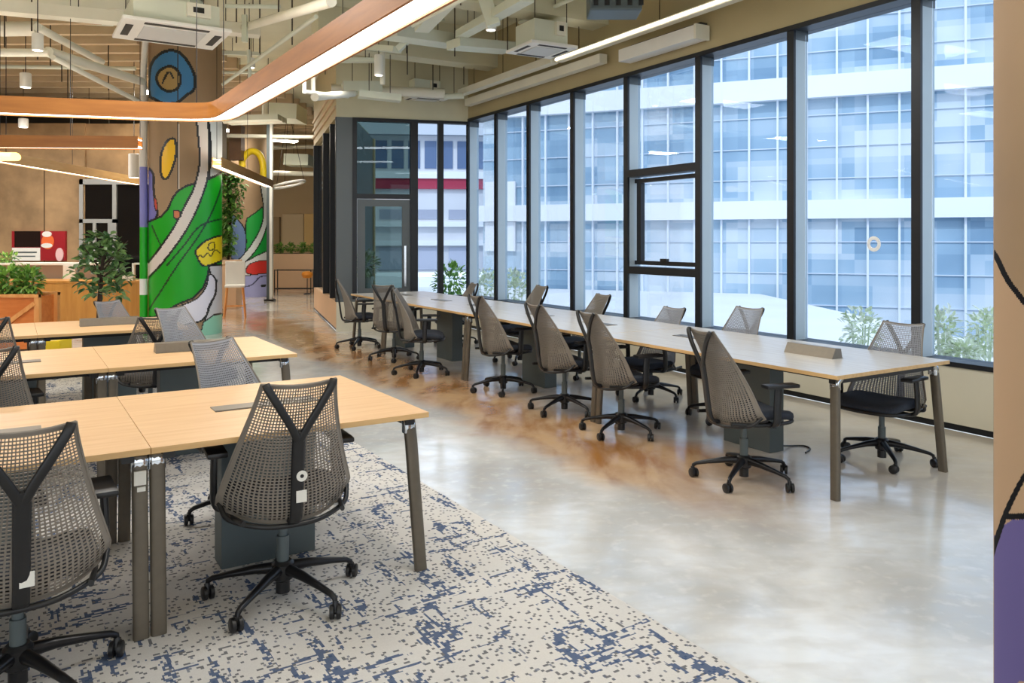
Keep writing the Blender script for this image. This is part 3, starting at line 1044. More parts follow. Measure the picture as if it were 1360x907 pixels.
SPEC = [
    (Vector((-0.995, 3.432, 0)), rot(vw((-0.995, 3.432)), 12), 'mesh chair on the carpet pulled to the nearest oak desk, with two white spine stickers', 0, False, -106),
    (Vector((-1.70, 2.72, 0)), rot(vw((-1.70, 2.72)), 2), 'mesh chair cut off at the frame edge, nearest of all the chairs', 0.02, False, 46),
    (FR1 + U1 * 1.24 - V1 * 0.52, rot(-U1, 28), 'chair facing us across the nearest oak desk, its grey back above the tabletop', 0.02, True, 0),
    (FR2 - U1 * 0.06 - V1 * 1.86, rot(U1, 6), 'chair seen from behind at the near side of the middle oak desk', 0.03, False, 10),
    (FR2 + U1 * 1.30 - V1 * 0.42, rot(-U1, 34), 'chair facing us across the middle oak desk, in front of the painted column', 0.0, True, 20),
    (FR3 - U1 * 0.06 - V1 * 1.57, rot(U1, 4), 'chair seen from behind at the frame edge, near side of the third oak desk', 0.05, False, 10),
    (FR3 - U1 * 0.27 - V1 * 0.36, rot(U1, 2), 'black Y backed chair seen from behind at the third oak desk, by the column', 0.08, False, 30),
    (FR3 + U1 * 1.30 - V1 * 0.36, rot(-U1, 34), 'chair facing us beyond the third oak desk, beside the tree trunk', 0.08, True, 30),
    # long window table, aisle side
    (G(988, 637), rot(V2, -15), 'chair with armrests on the aisle side, nearest the open end of the window table', 0, False, -122),
    (FRR + U2 * 2.00 - V2 * 0.01, rot(V2, -9), 'chair on the aisle side, second from the open end of the window table', 0, False, -126),
    (G(758, 545) - V2 * 0.07, rot(V2, -6), 'chair on the aisle side, third from the open end, pushed close behind its neighbour', 0, False, -127),
    (Vector((-0.04, 8.17, 0)) - V2 * 0.06, rot(V2, -4), 'chair on the aisle side beside the grey cable box, fourth from the open end', -0.01, False, -90),
    (Vector((-1.05, 9.18, 0)), rot(V2, -30), 'chair turned sideways with seat and armrests showing, fifth on the aisle side', 0, False, -93),
    (FRR + U2 * 6.60 - V2 * 0.04, rot(V2, 40), 'brown toned chair half hidden behind the sideways one, sixth on the aisle side', 0, False, -153),
    (Vector((-2.2, 11.4, 0)), rot(V2, -20), 'chair at the far end of the window table, by the white low wall', 0, False, -92),
    # window side
    (Vector((2.61, 5.58, 0)), rot(-V2, 6), 'chair on the window side at the open end, seen through the table legs', 0.03, True, -100),
    (Vector((1.86, 6.88, 0)), rot(-V2, 2), 'chair back showing above the table, second on the window side', 0.03, True, -60),
    (Vector((1.373, 7.82, 0)), rot(-V2, 0), 'chair on the window side below the opening sash, third from the open end', 0.11, True, -125),
    (FRR + U2 * 4.33 + V2 * 1.28, rot(-V2, -8), 'dark chair back before a window post, fourth on the window side', 0.06, False, -100),
    (Vector((0.10, 10.08, 0)), rot(-V2, -8), 'dark chair back before a window post, fifth on the window side', 0.02, False, -100),
    (FRR + U2 * 7.50 + V2 * 1.30, rot(-V2, -12), 'chair on the window side near the room corner, sixth from the open end', 0.08, False, -60),
]
for pos, face, label, drop, light, star in SPEC:
    chair(pos, face, label, drop, star, light)
index_children()
for o, pos, rz, label, drop, light, star in COPIES:
    o.location = (pos[0], pos[1], 0.008 if pos[0] < -0.3 and pos[1] < 11 and (Vector((pos[0], pos[1], 0)) - e0).dot(V1) < 0 else 0.0)
    o.rotation_euler = (0, 0, rz)
    o['label'] = label
    for ch in CHILD.get(o.name, []):
        if ch.name.split('.')[0] in UPPER:
            ch.location.z -= drop
        if ch.name.split('.')[0] == 'leg':
            ch.rotation_euler.z = RA(star + 90) - rz
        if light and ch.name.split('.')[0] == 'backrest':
            ch.data = LATTICE_LIT
# stickers on the nearest two chairs' spines
def sticker(par, z, y, r=None):
    f = MB()
    if r:
        f.sweep([(0.014, y, z), (0.014, y - 0.002, z)], [(r, r)] * 2, 20, side=(1, 0, 0))
    else:
        f.box(-0.006, 0.036, y - 0.002, y, z - 0.024, z + 0.024)
    s = f.build('sticker', M_label, par)
    s['label'] = 'white sticker'
    if r:
        f = MB(); f.sweep([(0.014, y - 0.0005, z), (0.014, y - 0.003, z)], [(r * .35, r * .35)] * 2, 12, side=(1, 0, 0))
        f.build('sticker_dot', M_black, s)
sticker(COPIES[0][0], 0.60, -0.290, 0.022)
sticker(COPIES[0][0], 0.515, -0.279)
sticker(COPIES[1][0], 0.475, -0.271)

# ------------------------------------------------------------------ bench desks
TOP = 0.75
def make_desk(fr, ang, width, depth, label, group, lids, name='desk', open_sides=(True, True), boxes=None, lw=0.5):
    """fr: front right corner of the top; the desk runs width to the left of it and depth away."""
    V = Vector((math.cos(ang), math.sin(ang), 0)); U = Vector((-math.sin(ang), math.cos(ang), 0))
    c = fr - V * width / 2 + U * depth / 2
    t = thing(name, label, 'desk', (c.x, c.y, 0), ang, group)
    hw, hd = width / 2, depth / 2
    f = MB(); f.box(-hw + .001, hw - .001, -hd, hd, TOP - 0.025, TOP, 0.002)
    dt = f.build('desktop', M_edge, t, mats=[M_edge, M_desk if name == 'desk' else M_desk_sheen])
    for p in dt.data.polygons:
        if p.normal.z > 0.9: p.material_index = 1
    # frame: two cross rails at the ends and two long rails under the top
    f = MB()
    for s in (-1, 1):
        f.box(s * (hw - 0.075) - 0.022, s * (hw - 0.075) + 0.022, -hd + 0.05, hd - 0.05, TOP - 0.062, TOP - 0.026)
        f.box(-hw + 0.08, hw - 0.08, s * (hd - 0.20) - 0.018, s * (hd - 0.20) + 0.018, TOP - 0.068, TOP - 0.026)
    f.build('frame', M_black, t)
    zf = 0.008 if ang == ANG1 else 0.0
    for sx in (-1, 1):
        for sy in (-1, 1):
            f = MB()
            opn = open_sides[0 if sx < 0 else 1]
            x0 = sx * (hw - (0.070 if opn else 0.032)); x1 = sx * (hw - 0.032)
            y0 = sy * (hd - 0.075); y1 = sy * (hd - 0.025)
            a = 0.029; b = 0.019
            f.sweep([(x1, y1, zf), (x1 * .2 + x0 * .8, y1 * .2 + y0 * .8, TOP - 0.15), (x0, y0, TOP - 0.045)], [(a, b), (a, b), (a, b)], 16, side=(1, 0, 0), square=0.55)
            f.box(x1 - 0.022, x1 + 0.022, y1 - 0.014, y1 + 0.014, zf, zf + 0.006)
            lg = f.build('leg', M_bronze, t, smooth=True, angle=50)
            f = MB()
            f.sweep(smooth_open([(x0, y0, TOP - 0.10), (x0, y0 - sy * 0.002, TOP - 0.055), (x0, y0 - sy * 0.03, TOP - 0.030)], 4), [(a + .003, b + .003)] * 9, 14, side=(1, 0, 0), square=0.6)
            f.build('leg_bracket', M_chrome, lg, smooth=True)
    # cable riser under the middle and its flap in the top
    for x in (boxes if boxes is not None else [l[0] for l in lids]):
        f = MB()
        f.box(x - 0.225, x + 0.225, -0.075, 0.075, zf, TOP - 0.07, 0.004)
        f.build('cable_box', M_grey, t)
    for x, up in lids:
        h = lw / 2
        f = MB()
        if up:
            f.hexa([(x - h, -.060, TOP), (x + h, -.060, TOP), (x + h, .050, TOP), (x - h, .050, TOP)],
                   [(x - h, -.045, TOP + .065), (x + h, -.045, TOP + .065), (x + h, .012, TOP + .070), (x - h, .012, TOP + .070)])
        else:
            f.box(x - h, x + h, -.055, .055, TOP - 0.004, TOP + 0.004, 0.001)
        f.build('cable_flap', mat('brushed_bronze', (120, 112, 100), 0.4, 0.5, 0.05, 40), t)
        f = MB(); f.box(x - h, x + h, -.068, -.062, TOP - 0.002, TOP + 0.002)
        f.build('cable_slot', M_black, t)
    return t

g1 = 'oak bench desks on the carpet'
d_near = make_desk(FR1, ANG1, 1.2, 1.19, 'nearest oak desk with the open carpet corner, chair with stickers pulled up', g1, [(0.0, False)], open_sides=(False, True))
d_near2 = make_desk(FR1 - V1 * 1.2, ANG1, 1.2, 1.19, 'oak desk at the frame edge joined to the nearest desk along a dark seam', g1, [(0.0, False)], open_sides=(True, False))
make_desk(FR2, ANG1, 1.2, 1.19, 'middle oak desk in the second row with its cable flap raised', g1, [(0.0, True)], open_sides=(False, True))
make_desk(FR2 - V1 * 1.2, ANG1, 1.2, 1.19, 'oak desk at the frame edge in the second row', g1, [(0.0, False)], open_sides=(True, False))
make_desk(FR3, ANG1, 1.2, 1.19, 'third row oak desk with raised cable flap, nearest the painted column', g1, [(0.0, True)], open_sides=(False, True))
make_desk(FR3 - V1 * 1.2, ANG1, 1.2, 1.19, 'third row oak desk by the wooden planter', g1, [(0.0, False)], open_sides=(True, False))
g2 = 'pale bench tables along the window wall'
s = 0.0
names = ['pale table at the open end of the window row with a raised cable flap', 'second pale table from the open end of the window row',
         'third pale table from the open end, before the corner windows', 'short pale table at the far end of the window row']
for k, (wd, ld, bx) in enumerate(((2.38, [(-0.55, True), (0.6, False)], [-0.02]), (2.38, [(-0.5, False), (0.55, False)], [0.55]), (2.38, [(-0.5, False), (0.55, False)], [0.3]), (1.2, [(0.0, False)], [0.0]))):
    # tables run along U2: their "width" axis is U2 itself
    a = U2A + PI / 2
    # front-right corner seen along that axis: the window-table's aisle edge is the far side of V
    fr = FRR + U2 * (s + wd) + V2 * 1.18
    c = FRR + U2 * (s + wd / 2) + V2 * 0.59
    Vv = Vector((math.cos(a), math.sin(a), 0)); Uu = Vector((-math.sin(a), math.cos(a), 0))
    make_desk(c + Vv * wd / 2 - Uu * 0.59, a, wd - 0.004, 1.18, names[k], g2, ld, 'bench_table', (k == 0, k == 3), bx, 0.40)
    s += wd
# white stickers on the leg at the seam of the nearest desks
for z0, z1, x0_, x1_ in ((.60, .655, .545, .588), (.575, .592, .556, .586)):
    f = MB(); f.box(x0_, x1_, -.595 + .036, -.595 + .047, z0, z1)
    f.build('sticker', M_label, d_near2)['label'] = 'white sticker'
SC_DONE = True

# thin light stand at the far end of the table and a cable on the floor
cab = smooth_open([G(1037, 592, .03), G(1050, 592, .006), G(1068, 592, .006), G(1076, 596, .006), G(1070, 601, .006)], 6)
f = MB(); f.tube([Vector(p) for p in cab], 0.006, 8)
tag(f.build('floor_cable', M_black, world=True, smooth=True), 'thin black cable on the floor beside the open end of the window table', 'cable')

# ------------------------------------------------------------------ suspended wooden light rings
ZL = 2.68
def light_path(name, pts, label, h=0.15, w=0.16, wood=M_orange, led=M_led, group='wooden linear lights'):
    pts = [Vector((p[0], p[1], 0)) for p in pts]
    c = sum(pts, Vector()) / len(pts)
    t = thing(name, label, 'light', (c.x, c.y, ZL), 0, group)
    n = len(pts)
    def offs(d):
        out = []
        for i, p in enumerate(pts):
            a = pts[max(i - 1, 0)]; b = pts[min(i + 1, n - 1)]
            tn = (b - a).normalized(); nn = Vector((-tn.y, tn.x, 0))
            out.append(p + nn * d)
        return out
    def ribbon(mb, d0, d1, z0, z1):
        A_, B_ = offs(d0), offs(d1)
        rows = [[mb.bm.verts.new(q) for q in (A_[i] + Vector((0, 0, z0)), B_[i] + Vector((0, 0, z0)), B_[i] + Vector((0, 0, z1)), A_[i] + Vector((0, 0, z1)))] for i in range(n)]
        for a, b in zip(rows, rows[1:]):
            for k in range(4):
                l = (k + 1) % 4
                mb.bm.faces.new((a[k], a[l], b[l], b[k]))
        mb.bm.faces.new(rows[0][::-1]); mb.bm.faces.new(rows[-1])
    f = MB()
    ribbon(f, -w / 2, -w / 2 + 0.018, ZL, ZL + h); ribbon(f, w / 2 - 0.018, w / 2, ZL, ZL + h)
    ribbon(f, -w / 2 + 0.018, w / 2 - 0.018, ZL + h - 0.06, ZL + h - 0.045)
    f.build('housing', wood, t, world=True)
    f = MB(); ribbon(f, -w / 2 + 0.03, w / 2 - 0.03, ZL + h - 0.044, ZL + h - 0.035)
    f.build('top_diffuser', M_fill_up, t, world=True)  # glowing strip added on top to brighten the ceiling
    f = MB(); ribbon(f, -w / 2 + 0.019, w / 2 - 0.019, ZL + 0.012, ZL + 0.03)
    f.build('diffuser', led, t, world=True)
    for k in sorted(set(int(x) for x in np.linspace(0, n - 1, 4))):
        f = MB(); f.tube([pts[k] + Vector((0, 0, ZL + h - 0.04)), pts[k] + Vector((0, 0, CEIL))], 0.004, 6)
        f.build('hanger', M_blackm, t, world=True)
    return t

a0 = G(575, 1, ZL); a1 = G(292, 161, ZL); a2 = G(0, 151, ZL)
ar_dir = (a0 - a1).normalized(); al_dir = (a2 - a1).normalized()
start = a1 + ar_dir * 11.0
corner = [a1 + ar_dir * 0.35, a1 + ar_dir * 0.18 + al_dir * 0.02, a1 + ar_dir * 0.05 + al_dir * 0.10, a1 + al_dir * 0.30 + ar_dir * -0.02, a1 + al_dir * 0.6 + ar_dir * -0.04]
path = [start, a1 + ar_dir * 7, a1 + ar_dir * 4, a1 + ar_dir * 2] + [Vector(p) for p in smooth_open([(q.x, q.y, 0) for q in corner], 5)] + [a2 + al_dir * 1.0, a2 + al_dir * 3.5]
light_path('ring_light', path, 'big orange wood ring light with a bright strip, crossing before the painted column', w=0.19)
b0 = G(186, 198, ZL); b1 = G(0, 196.5, ZL)
light_path('ring_light', [b0, (b0 + b1) / 2, b1, b1 + (b1 - b0).normalized() * 3], 'straight orange wood light just below and behind the big ring light', led=M_led_soft)
c0 = G(-40, 209, ZL); c1_ = G(186, 246, ZL)
M_light = wood_material('pale_veneer', (196, 152, 92), (210, 170, 112), 0.45, 3.0, (0.7, 0.7, 7))
light_path('ring_light', [c0, (c0 + c1_) / 2, c1_], 'pale wood light slanting down towards the column before the concrete wall', wood=M_light, led=M_led_soft)
d0_ = G(288, 222, ZL); d1_ = G(358, 249, ZL)
light_path('ring_light', [d0_, (d0_ + d1_) / 2, d1_], 'pale wood light slanting behind the painted column towards the passage', wood=M_light, led=M_led_soft)

# ------------------------------------------------------------------ ceiling services
def bar_thing(name, p, q, w, h, label, cat, m, group=None, round_=False, hang=0):
    p, q = Vector(p), Vector(q)
    if hang:
        b = (p + q) / 2
        t = thing(name, label, cat, b, 0, group)
        f = MB()
        if round_: f.tube([p, q], w / 2, 12)
        else: f.bar(p, q, w, h)
        f.build('body', m, t, smooth=round_, world=True)
        for k in range(hang):
            s_ = (k + 0.5) / hang
            x = p.lerp(q, s_)
            if x.z < CEIL - 0.1:
                f = MB(); f.tube([x + Vector((0, 0, h * 0.4)), (x.x, x.y, CEIL)], 0.006, 6)
                f.build('hanger', M_darkceil, t, world=True)
        return t
    f = MB()
    if round_: f.tube([p, q], w / 2, 12)
    else: f.bar(p, q, w, h)
    return tag(f.build(name, m, None, smooth=round_, world=True), label, cat, group)

# joists of the slab across the back left
for k in range(26):
    y = 10.6 + k * 0.62
    f = MB(); f.box(-13, -6.2 if y < 14 else -5.2, y, y + 0.11, CEIL - 0.20, CEIL)
    struct(f.build('ceiling_joist', M_beam))
for k, t_ in enumerate((-1.0, 2.2, 5.6)):
    p = Cc + Vector((0, 0, 0)) - W * (0.9 + k * 3.0)
    q = p - NO * (5.5 if k else 3.0)
    f = MB(); f.bar((p.x, p.y, CEIL - 0.3), (q.x, q.y, CEIL - 0.3), 0.35, 0.6)
    struct(f.build('ceiling_beam', M_ceil))
f = MB(); f.box(-13, -7, 19.0, 19.4, 3.15, 4.6); struct(f.build('ceiling_bulkhead', M_darkceil))

# lamps and tubes along the window bulkhead
def wl(px, py, z):
    return G(px, py, z)
q0, q1 = wl(628, 113, 4.05), wl(1000, -26, 4.05)
dirw = W
pA = wp(8.75, 4.05, -0.28); pB = wp(-4.0, 4.05, -0.28)
pA = wp(wall_s(742, -.28), 4.05, -.28)
t = thing('linear_light', 'long slim white light running along the window bulkhead', 'light', (pA + pB) / 2, 0)
f = MB(); f.bar(pA, pB, 0.10, 0.07); f.build('housing', M_pipe, t, world=True)
f = MB(); f.bar(pA - NO * 0.056, pB - NO * 0.056, 0.012, 0.028); f.build('diffuser', M_led_soft, t, world=True)
for k in range(6):
    x = pA.lerp(pB, (k + .3) / 6)
    f = MB(); f.tube([x + Vector((0, 0, .035)), (x.x, x.y, CEIL)], 0.006, 6); f.build('hanger', M_darkceil, t, world=True)
bar_thing('duct', wp(8.7, 4.07, -0.30), wp(wall_s(738, -.28), 4.07, -0.30), 0.13, 0.10, 'pale conduit in line with the slim window light, ending over the room corner', 'duct', M_pipe, hang=3)
pA = wp(8.8, 3.93, -0.12); pB = wp(4.9, 3.93, -0.12)
bar_thing('duct', pA, pB, 0.12, 0.12, 'pale conduit close against the window bulkhead by the room corner', 'duct', M_pipe)
# white projector screen housing
s0, s1 = wall_s(925, -0.22), wall_s(822, -0.22)
zz = 3.86
t = thing('screen_housing', 'white boxy screen housing fixed on the bulkhead above the opening sash', 'screen housing', wp((s0 + s1) / 2, zz, -0.12))
f = MB(); f.bar(wp(s0, zz, -0.13), wp(s1, zz, -0.13), 0.19, 0.15)
f.build('case', M_white, t, world=True)
f = MB(); f.bar(wp(s0 + .05, zz + .10, -0.06), wp(s1 - .1, zz + .10, -0.06), 0.10, 0.05)
f.build('bracket', M_black, t, world=True)
f = MB(); f.bar(wp(s0 - 0.004, zz, -0.13), wp(s0 + 0.03, zz, -0.13), 0.205, 0.165)
f.build('end_cap', M_pipe, t, world=True)

def cassette(label, center, rz, sx, sy, h, body, cable=True):
    t = thing('air_conditioner', label, 'air conditioner', center, rz, 'ceiling cassette air conditioners')
    f = MB(); f.box(-sx / 2, sx / 2, -sy / 2, sy / 2, 0, 0.04, 0.008); f.build('face_panel', M_white, t)
    f = MB(); f.box(-sx * .29, sx * .29, -sy * .29, sy * .29, -0.012, 0.0, 0.004)
    f.build('grille', mat('grille_grey', (206, 206, 202), 0.6), t)
    for (x0, x1, y0, y1) in ((-sx * .30, sx * .30, -sy * .44, -sy * .36), (-sx * .30, sx * .30, sy * .36, sy * .44), (-sx * .45, -sx * .38, -sy * .26, sy * .26), (sx * .38, sx * .45, -sy * .26, sy * .26)):
        f = MB(); f.box(x0, x1, y0, y1, -0.004, 0.002); f.build('air_slot', mat('slot_dark', (52, 46, 40), 0.7), t)
    b_ = body
    f = MB(); f.box(-b_ * sx / 2, b_ * sx / 2, -b_ * sy / 2, b_ * sy / 2, 0.04, h, 0.01); f.build('body', M_pipe2, t)
    f = MB(); f.box(b_ * sx * .1, b_ * sx * .38, -b_ * sy / 2 - 0.06, -b_ * sy / 2, h * .45, h * .95, 0.004)
    cb = f.build('control_box', M_pipe, t)
    f = MB(); f.box(b_ * sx * .17, b_ * sx * .30, -b_ * sy / 2 - 0.064, -b_ * sy / 2 - 0.06, h * .6, h * .8); f.build('socket', M_black, cb)
    for a in (-1, 1):
        for c in (-1, 1):
            f = MB(); f.tube([(a * b_ * sx * .48, c * b_ * sy * .48, h * .8), (a * b_ * sx * .48, c * b_ * sy * .48, CEIL - center[2])], 0.006, 6)
            f.build('hanger', M_darkceil, t)
    return t
z_ = 3.98
cassette('square ceiling air conditioner nearest the window bulkhead', tuple(G(719, 68, z_)), -U2A + RA(60), 0.68, 0.68, 0.34, 0.72)
z_ = 3.98
cassette('square ceiling air conditioner farther off, above the glazed door', tuple(G(560, 134.5, z_)), U2A, 0.68, 0.68, 0.34, 0.72)
# large cassette before the painted column
p1, p2, p3, p4 = G(165, 24, 3.9), G(322, 42, 3.9), G(270, 68, 3.9), G(147, 50, 3.9)
cc = (p1 + p2 + p3 + p4) / 4
dx = ((p2 - p1) + (p3 - p4)) / 2; dy = ((p1 - p4) + (p2 - p3)) / 2
cassette('large oblong ceiling air conditioner before the painted column', (cc.x, cc.y, 3.9), math.atan2(dx.y, dx.x), dx.length, max(0.65, dy.length * .9), 0.3, 0.8)

gp = 'pale pipes and ducts under the slab'
bar_thing('air_duct', G(-60, 4, 4.35), G(345, 42, 4.35), 0.22, 0.14, 'long pale duct crossing behind the oblong air conditioner', 'duct', M_pipe, hang=4)
bar_thing('air_duct', G(-30, 0, 4.7), G(172, 8, 4.7), 0.35, 0.2, 'upper pale duct at the top corner of the joisted ceiling', 'duct', M_pipe, hang=0)
for (a, b_, r, lab) in (
    (D(50, 36, 9.5), D(135, 82, 12.2), 0.10, 'upper slanting white pipe by the white lamp tube'),
    (D(64, 69, 9.8), D(188, 108, 12.6), 0.13, 'thick slanting white pipe running to the blue painted ring'),
    (D(70, 76, 9.8), D(187, 136, 12.6), 0.07, 'lowest slanting white pipe above the big ring light'),
    (D(-20, 70, 9.8), D(66, 70, 9.8), 0.10, 'level pale pipe at the frame edge under the joists'),
    (D(-20, 39, 11), D(50, 38, 11), 0.20, 'level pale pipe at the frame edge above the lamp tube'),
    (D(418, 129, 9.5), D(470, 124, 12), 0.10, 'short pale pipe beside the passage bulkhead'),
    (D(297, 161, 15), D(376, 160, 15), 0.10, 'level white pipe behind the painted column'),
    (D(352, 100, 15), D(352, 162, 15), 0.10, 'upright white pipe behind the big ring light'),
    (D(416, 124, 11), D(416, 75, 11), 0.06, 'upright white pipe by the passage bulkhead'),
    (D(404, 124, 10.5), D(404, 85, 10.5), 0.05, 'thin upright white pipe nearest the big ring light'),
    (D(508, 70, 11.5), D(508, 112, 11.5), 0.07, 'upright pale pipe left of the farther air conditioner'),
    (D(440, 118, 12.8), D(590, 124, 13.2), 0.16, 'level pale pipe along the end wall bulkhead'),
    (D(404, 122, 10.5), D(462, 128, 12), 0.06, 'thin level pipe above the passage bulkhead'),
    (D(312, 40, 11), D(440, 2, 7.0), 0.10, 'pale pipe running beside the top edge of the big ring light'),
    (D(285, 180, 20), D(420, 182, 20), 0.10, 'thin level white pipe above the yellow arch'),
    (D(360, 230, 22), D(420, 231, 22), 0.14, 'level white pipe at the far end of the passage'),
    (D(360, 196, 24), D(420, 195, 24), 0.12, 'level pale pipe above the far end of the passage'),
):
    bar_thing('ceiling_pipe', a, b_, r, r, lab, 'pipe', M_pipe, gp, True)
for (a, b_, w_, h_, lab) in (
    (D(515, 42, 10.5), D(602, 55, 11.5), 0.34, 0.16, 'broad pale duct in the ceiling right of the big ring light'),
    (D(602, 58, 11.0), D(676, 64, 11.6), 0.34, 0.12, 'pale duct reaching towards the nearer square air conditioner'),
    (D(480, 62, 11.5), D(528, 66, 11.0), 0.16, 0.08, 'flat pale tray under the broad duct'),
    (D(528, 66, 11.0), D(545, 50, 11.0), 0.10, 0.08, 'short slanting tray joining the broad duct'),
    (D(455, 116, 12.5), D(506, 116, 12.7), 0.25, 0.16, 'boxy pale duct before the end wall bulkhead'),
    (D(476, 125, 12.0), D(532, 131, 12.2), 0.20, 0.10, 'low pale tray left of the farther air conditioner'),
    (D(600, -6, 8), D(560, 38, 10), 0.18, 0.10, 'slanting pale tray in the ceiling above the broad duct'),
    (D(700, -4, 8.5), D(612, 46, 11), 0.16, 0.10, 'slanting pale tray above the nearer air conditioner'),
    (D(640, -12, 9.5), D(656, 34, 9.5), 0.16, 0.16, 'upright pale pillar box hanging by the slanting tray'),
    (D(300, 160, 15), D(375, 158, 15), 0.6, 0.10, 'flat white duct behind the painted column'),
    (D(356, 150, 16), D(401, 152, 16), 0.8, 0.30, 'boxy mint white duct beside the passage bulkhead'),
    (D(382, 213, 22), D(414, 214, 22), 0.8, 0.30, 'boxy pale unit hanging in the passage'),
    (D(212, 4, 11.2), D(260, 14, 11.2), 0.5, 0.34, 'pale square duct above the oblong air conditioner'),
    (D(325, 20, 10), D(325, 56, 10), 0.06, 0.06, 'thin upright hanger strut beside the oblong air conditioner'),
    (D(295, 70, 13.5), D(350, 72, 13.5), 0.08, 0.06, 'thin level strut right of the blue painted ring'),
    (D(440, 80, 11.3), D(500, 80, 11.5), 0.10, 0.06, 'thin level tray between big ring light and upright pipe'),
):
    bar_thing('cable_tray', a, b_, w_, h_, lab, 'duct', M_pipe2, 'pale trays and boxes under the slab', hang=0 if abs(b_.z - a.z) > .6 else 2)
for (a, b_, r, lab) in (
    (D(296, 112, 13), D(420, 22, 8.6), 0.05, 'thin conduit slanting beside the painted column towards the top'),
    (D(330, 66, 11.5), D(332, 108, 11.5), 0.05, 'short upright conduit right of the oblong air conditioner'),
    (D(300, 8, 9.4), D(372, 9, 9.4), 0.05, 'thin level conduit at the top right of the oblong air conditioner'),
    (D(292, 96, 13.5), D(372, 97, 13.5), 0.05, 'thin level conduit behind the painted column top'),
    (D(548, 34, 9.0), D(632, -10, 7.0), 0.045, 'thin conduit slanting beside the broad duct'),
    (D(690, 30, 11.4), D(800, -20, 8.6), 0.05, 'thin conduit slanting behind the nearer square air conditioner'),
    (D(520, 20, 11.0), D(590, 26, 11.3), 0.05, 'thin level conduit above the broad duct'),
    (D(-20, 88, 14), D(180, 91, 14), 0.07, 'long level pipe across the joists above the big ring light'),
    (D(-20, 24, 12), D(150, 32, 12), 0.07, 'long level pipe across the joists near the top corner'),
    (D(590, 128, 13.2), D(616, 127, 13.2), 0.10, 'short pale pipe in the room corner above the glazing'),
):
    bar_thing('conduit', a, b_, r, r, lab, 'pipe', M_pipe2, 'thin conduits under the slab', True, hang=0 if abs(b_.z - a.z) > .6 else 1)
# grey equipment at the top
f = MB(); c_ = D(815, 8, 8.6); f.box(c_.x - .28, c_.x + .28, c_.y - .2, c_.y + .2, c_.z - 0.1, c_.z + 0.5, 0.02)
t = thing('ceiling_unit', 'dark boxed ceiling unit at the top beside the window bulkhead', 'ceiling unit', c_)
f.build('case', M_grey, t, world=True)
f = MB()
for k in range(5):
    x = c_.x - .24 + k * .12
    f.box(x, x + .05, c_.y - .215, c_.y - .2, c_.z - 0.05, c_.z + 0.45)
f.build('vent_slats', M_black, t, world=True)

# white cylinder lamps
def cyl_lamp(px, py0, py1, d, wpx, label):
    top, bot = D(px, py0, d), D(px, py1, d)
    r = wpx / 2 / F * d
    t = thing('ceiling_spotlight', label, 'spotlight', bot, 0, 'white cylinder spotlights')
    h = top.z - bot.z
    f = MB(); f.lathe([(r, 0), (r, h), (r * .9, h + .01)], n=20); f.build('can', M_white, t, smooth=True)
    f = MB(); f.lathe([(r * .8, -0.004), (r * .8, 0.0)], n=20); f.build('lens', M_led_soft, t)
    if bot.z + h < CEIL:
        f = MB(); f.tube([(0, 0, h), (0, 0, CEIL - bot.z)], 0.006, 6); f.build('stem', M_blackm, t)
cyl_lamp(50, 46, 67, 9.4, 14, 'white can spotlight hanging above the level pipe at the upper corner')
cyl_lamp(34, 98, 116, 12.0, 14, 'white can spotlight hanging just over the big ring light')
cyl_lamp(31, 158, 169, 15.5, 12, 'white can spotlight in the dark gap under the big ring light')
cyl_lamp(652, 4, 40, 9.8, 14, 'tall white can spotlight near the slanting trays')
cyl_lamp(503, 74, 100, 11.2, 12, 'white can spotlight beside the upright pipe by the broad duct')
cyl_lamp(178, 205, 236, 14.6, 14, 'white can spotlight left of the painted column')
cyl_lamp(334, 78, 90, 12.5, 9, 'small white can spotlight right of the blue painted ring')
p_, q_ = D(105, 168.5, 17), D(158, 169.5, 17)
bar_thing('tube_light', p_, q_, 0.25, 0.06, 'short glowing tube light in the dark gap under the big ring light', 'light', M_led_soft, hang=2)
p_, q_ = D(-5, 208, 11.2), D(21, 208, 11.2)
f = MB(); f.sweep([p_, q_], [(0.12, 0.06)] * 2, 14)
t = thing('glow_lamp', 'small amber glowing lamp at the frame edge on the slanting light', 'lamp', (p_ + q_) / 2)
f.build('shade', M_warm, t, world=True, smooth=True)
f = MB(); f.tube([(p_ + q_) / 2, ((p_.x + q_.x) / 2, p_.y, CEIL)], .005, 6); f.build('hanger', M_blackm, t, world=True)
# loop pendant in the passage
f = MB(); c_ = D(383, 245, 21)
f.tube([c_ + Vector((0.42 * math.cos(a), 0.42 * math.sin(a), 0.10 * math.cos(a))) for a in np.linspace(0, 2 * PI, 30)], 0.035, 8)
t = thing('hoop_light', 'white hoop pendant hanging in the passage', 'light', c_)
f.build('hoop', M_white, t, world=True, smooth=True)
for a in (0, 2.1, 4.2):
    p_ = c_ + Vector((0.42 * math.cos(a), 0.42 * math.sin(a), 0.10 * math.cos(a)))
    f = MB(); f.tube([p_, (c_.x, c_.y, CEIL)], .006, 6); f.build('hanger', M_blackm, t, world=True)
# many thin suspension rods
k = 0
for px, d in ((6, 10.5), (42, 10), (50, 11), (82, 13), (90, 14), (144, 13.5), (67, 12), (432, 12), (540, 11), (541, 11.8), (604, 11), (612, 8.9), (674, 10.5), (707, 10.4), (575, 13), (616, 13), (314, 10.6), (370, 9), (345, 11), (388, 10)):
    k += 1
    zt = CEIL; zb = 4.02 + 0.22 * ((k * 37) % 5) / 5
    x = (px - CX) / F * d
    f = MB(); f.tube([(x, d, zb), (x, d, zt)], 0.009, 6)
    o = tag(f.build('hanging_rod', M_darkceil, world=True), 'thin threaded rod hanging from the painted slab', 'rod', 'thin rods hanging from the slab')

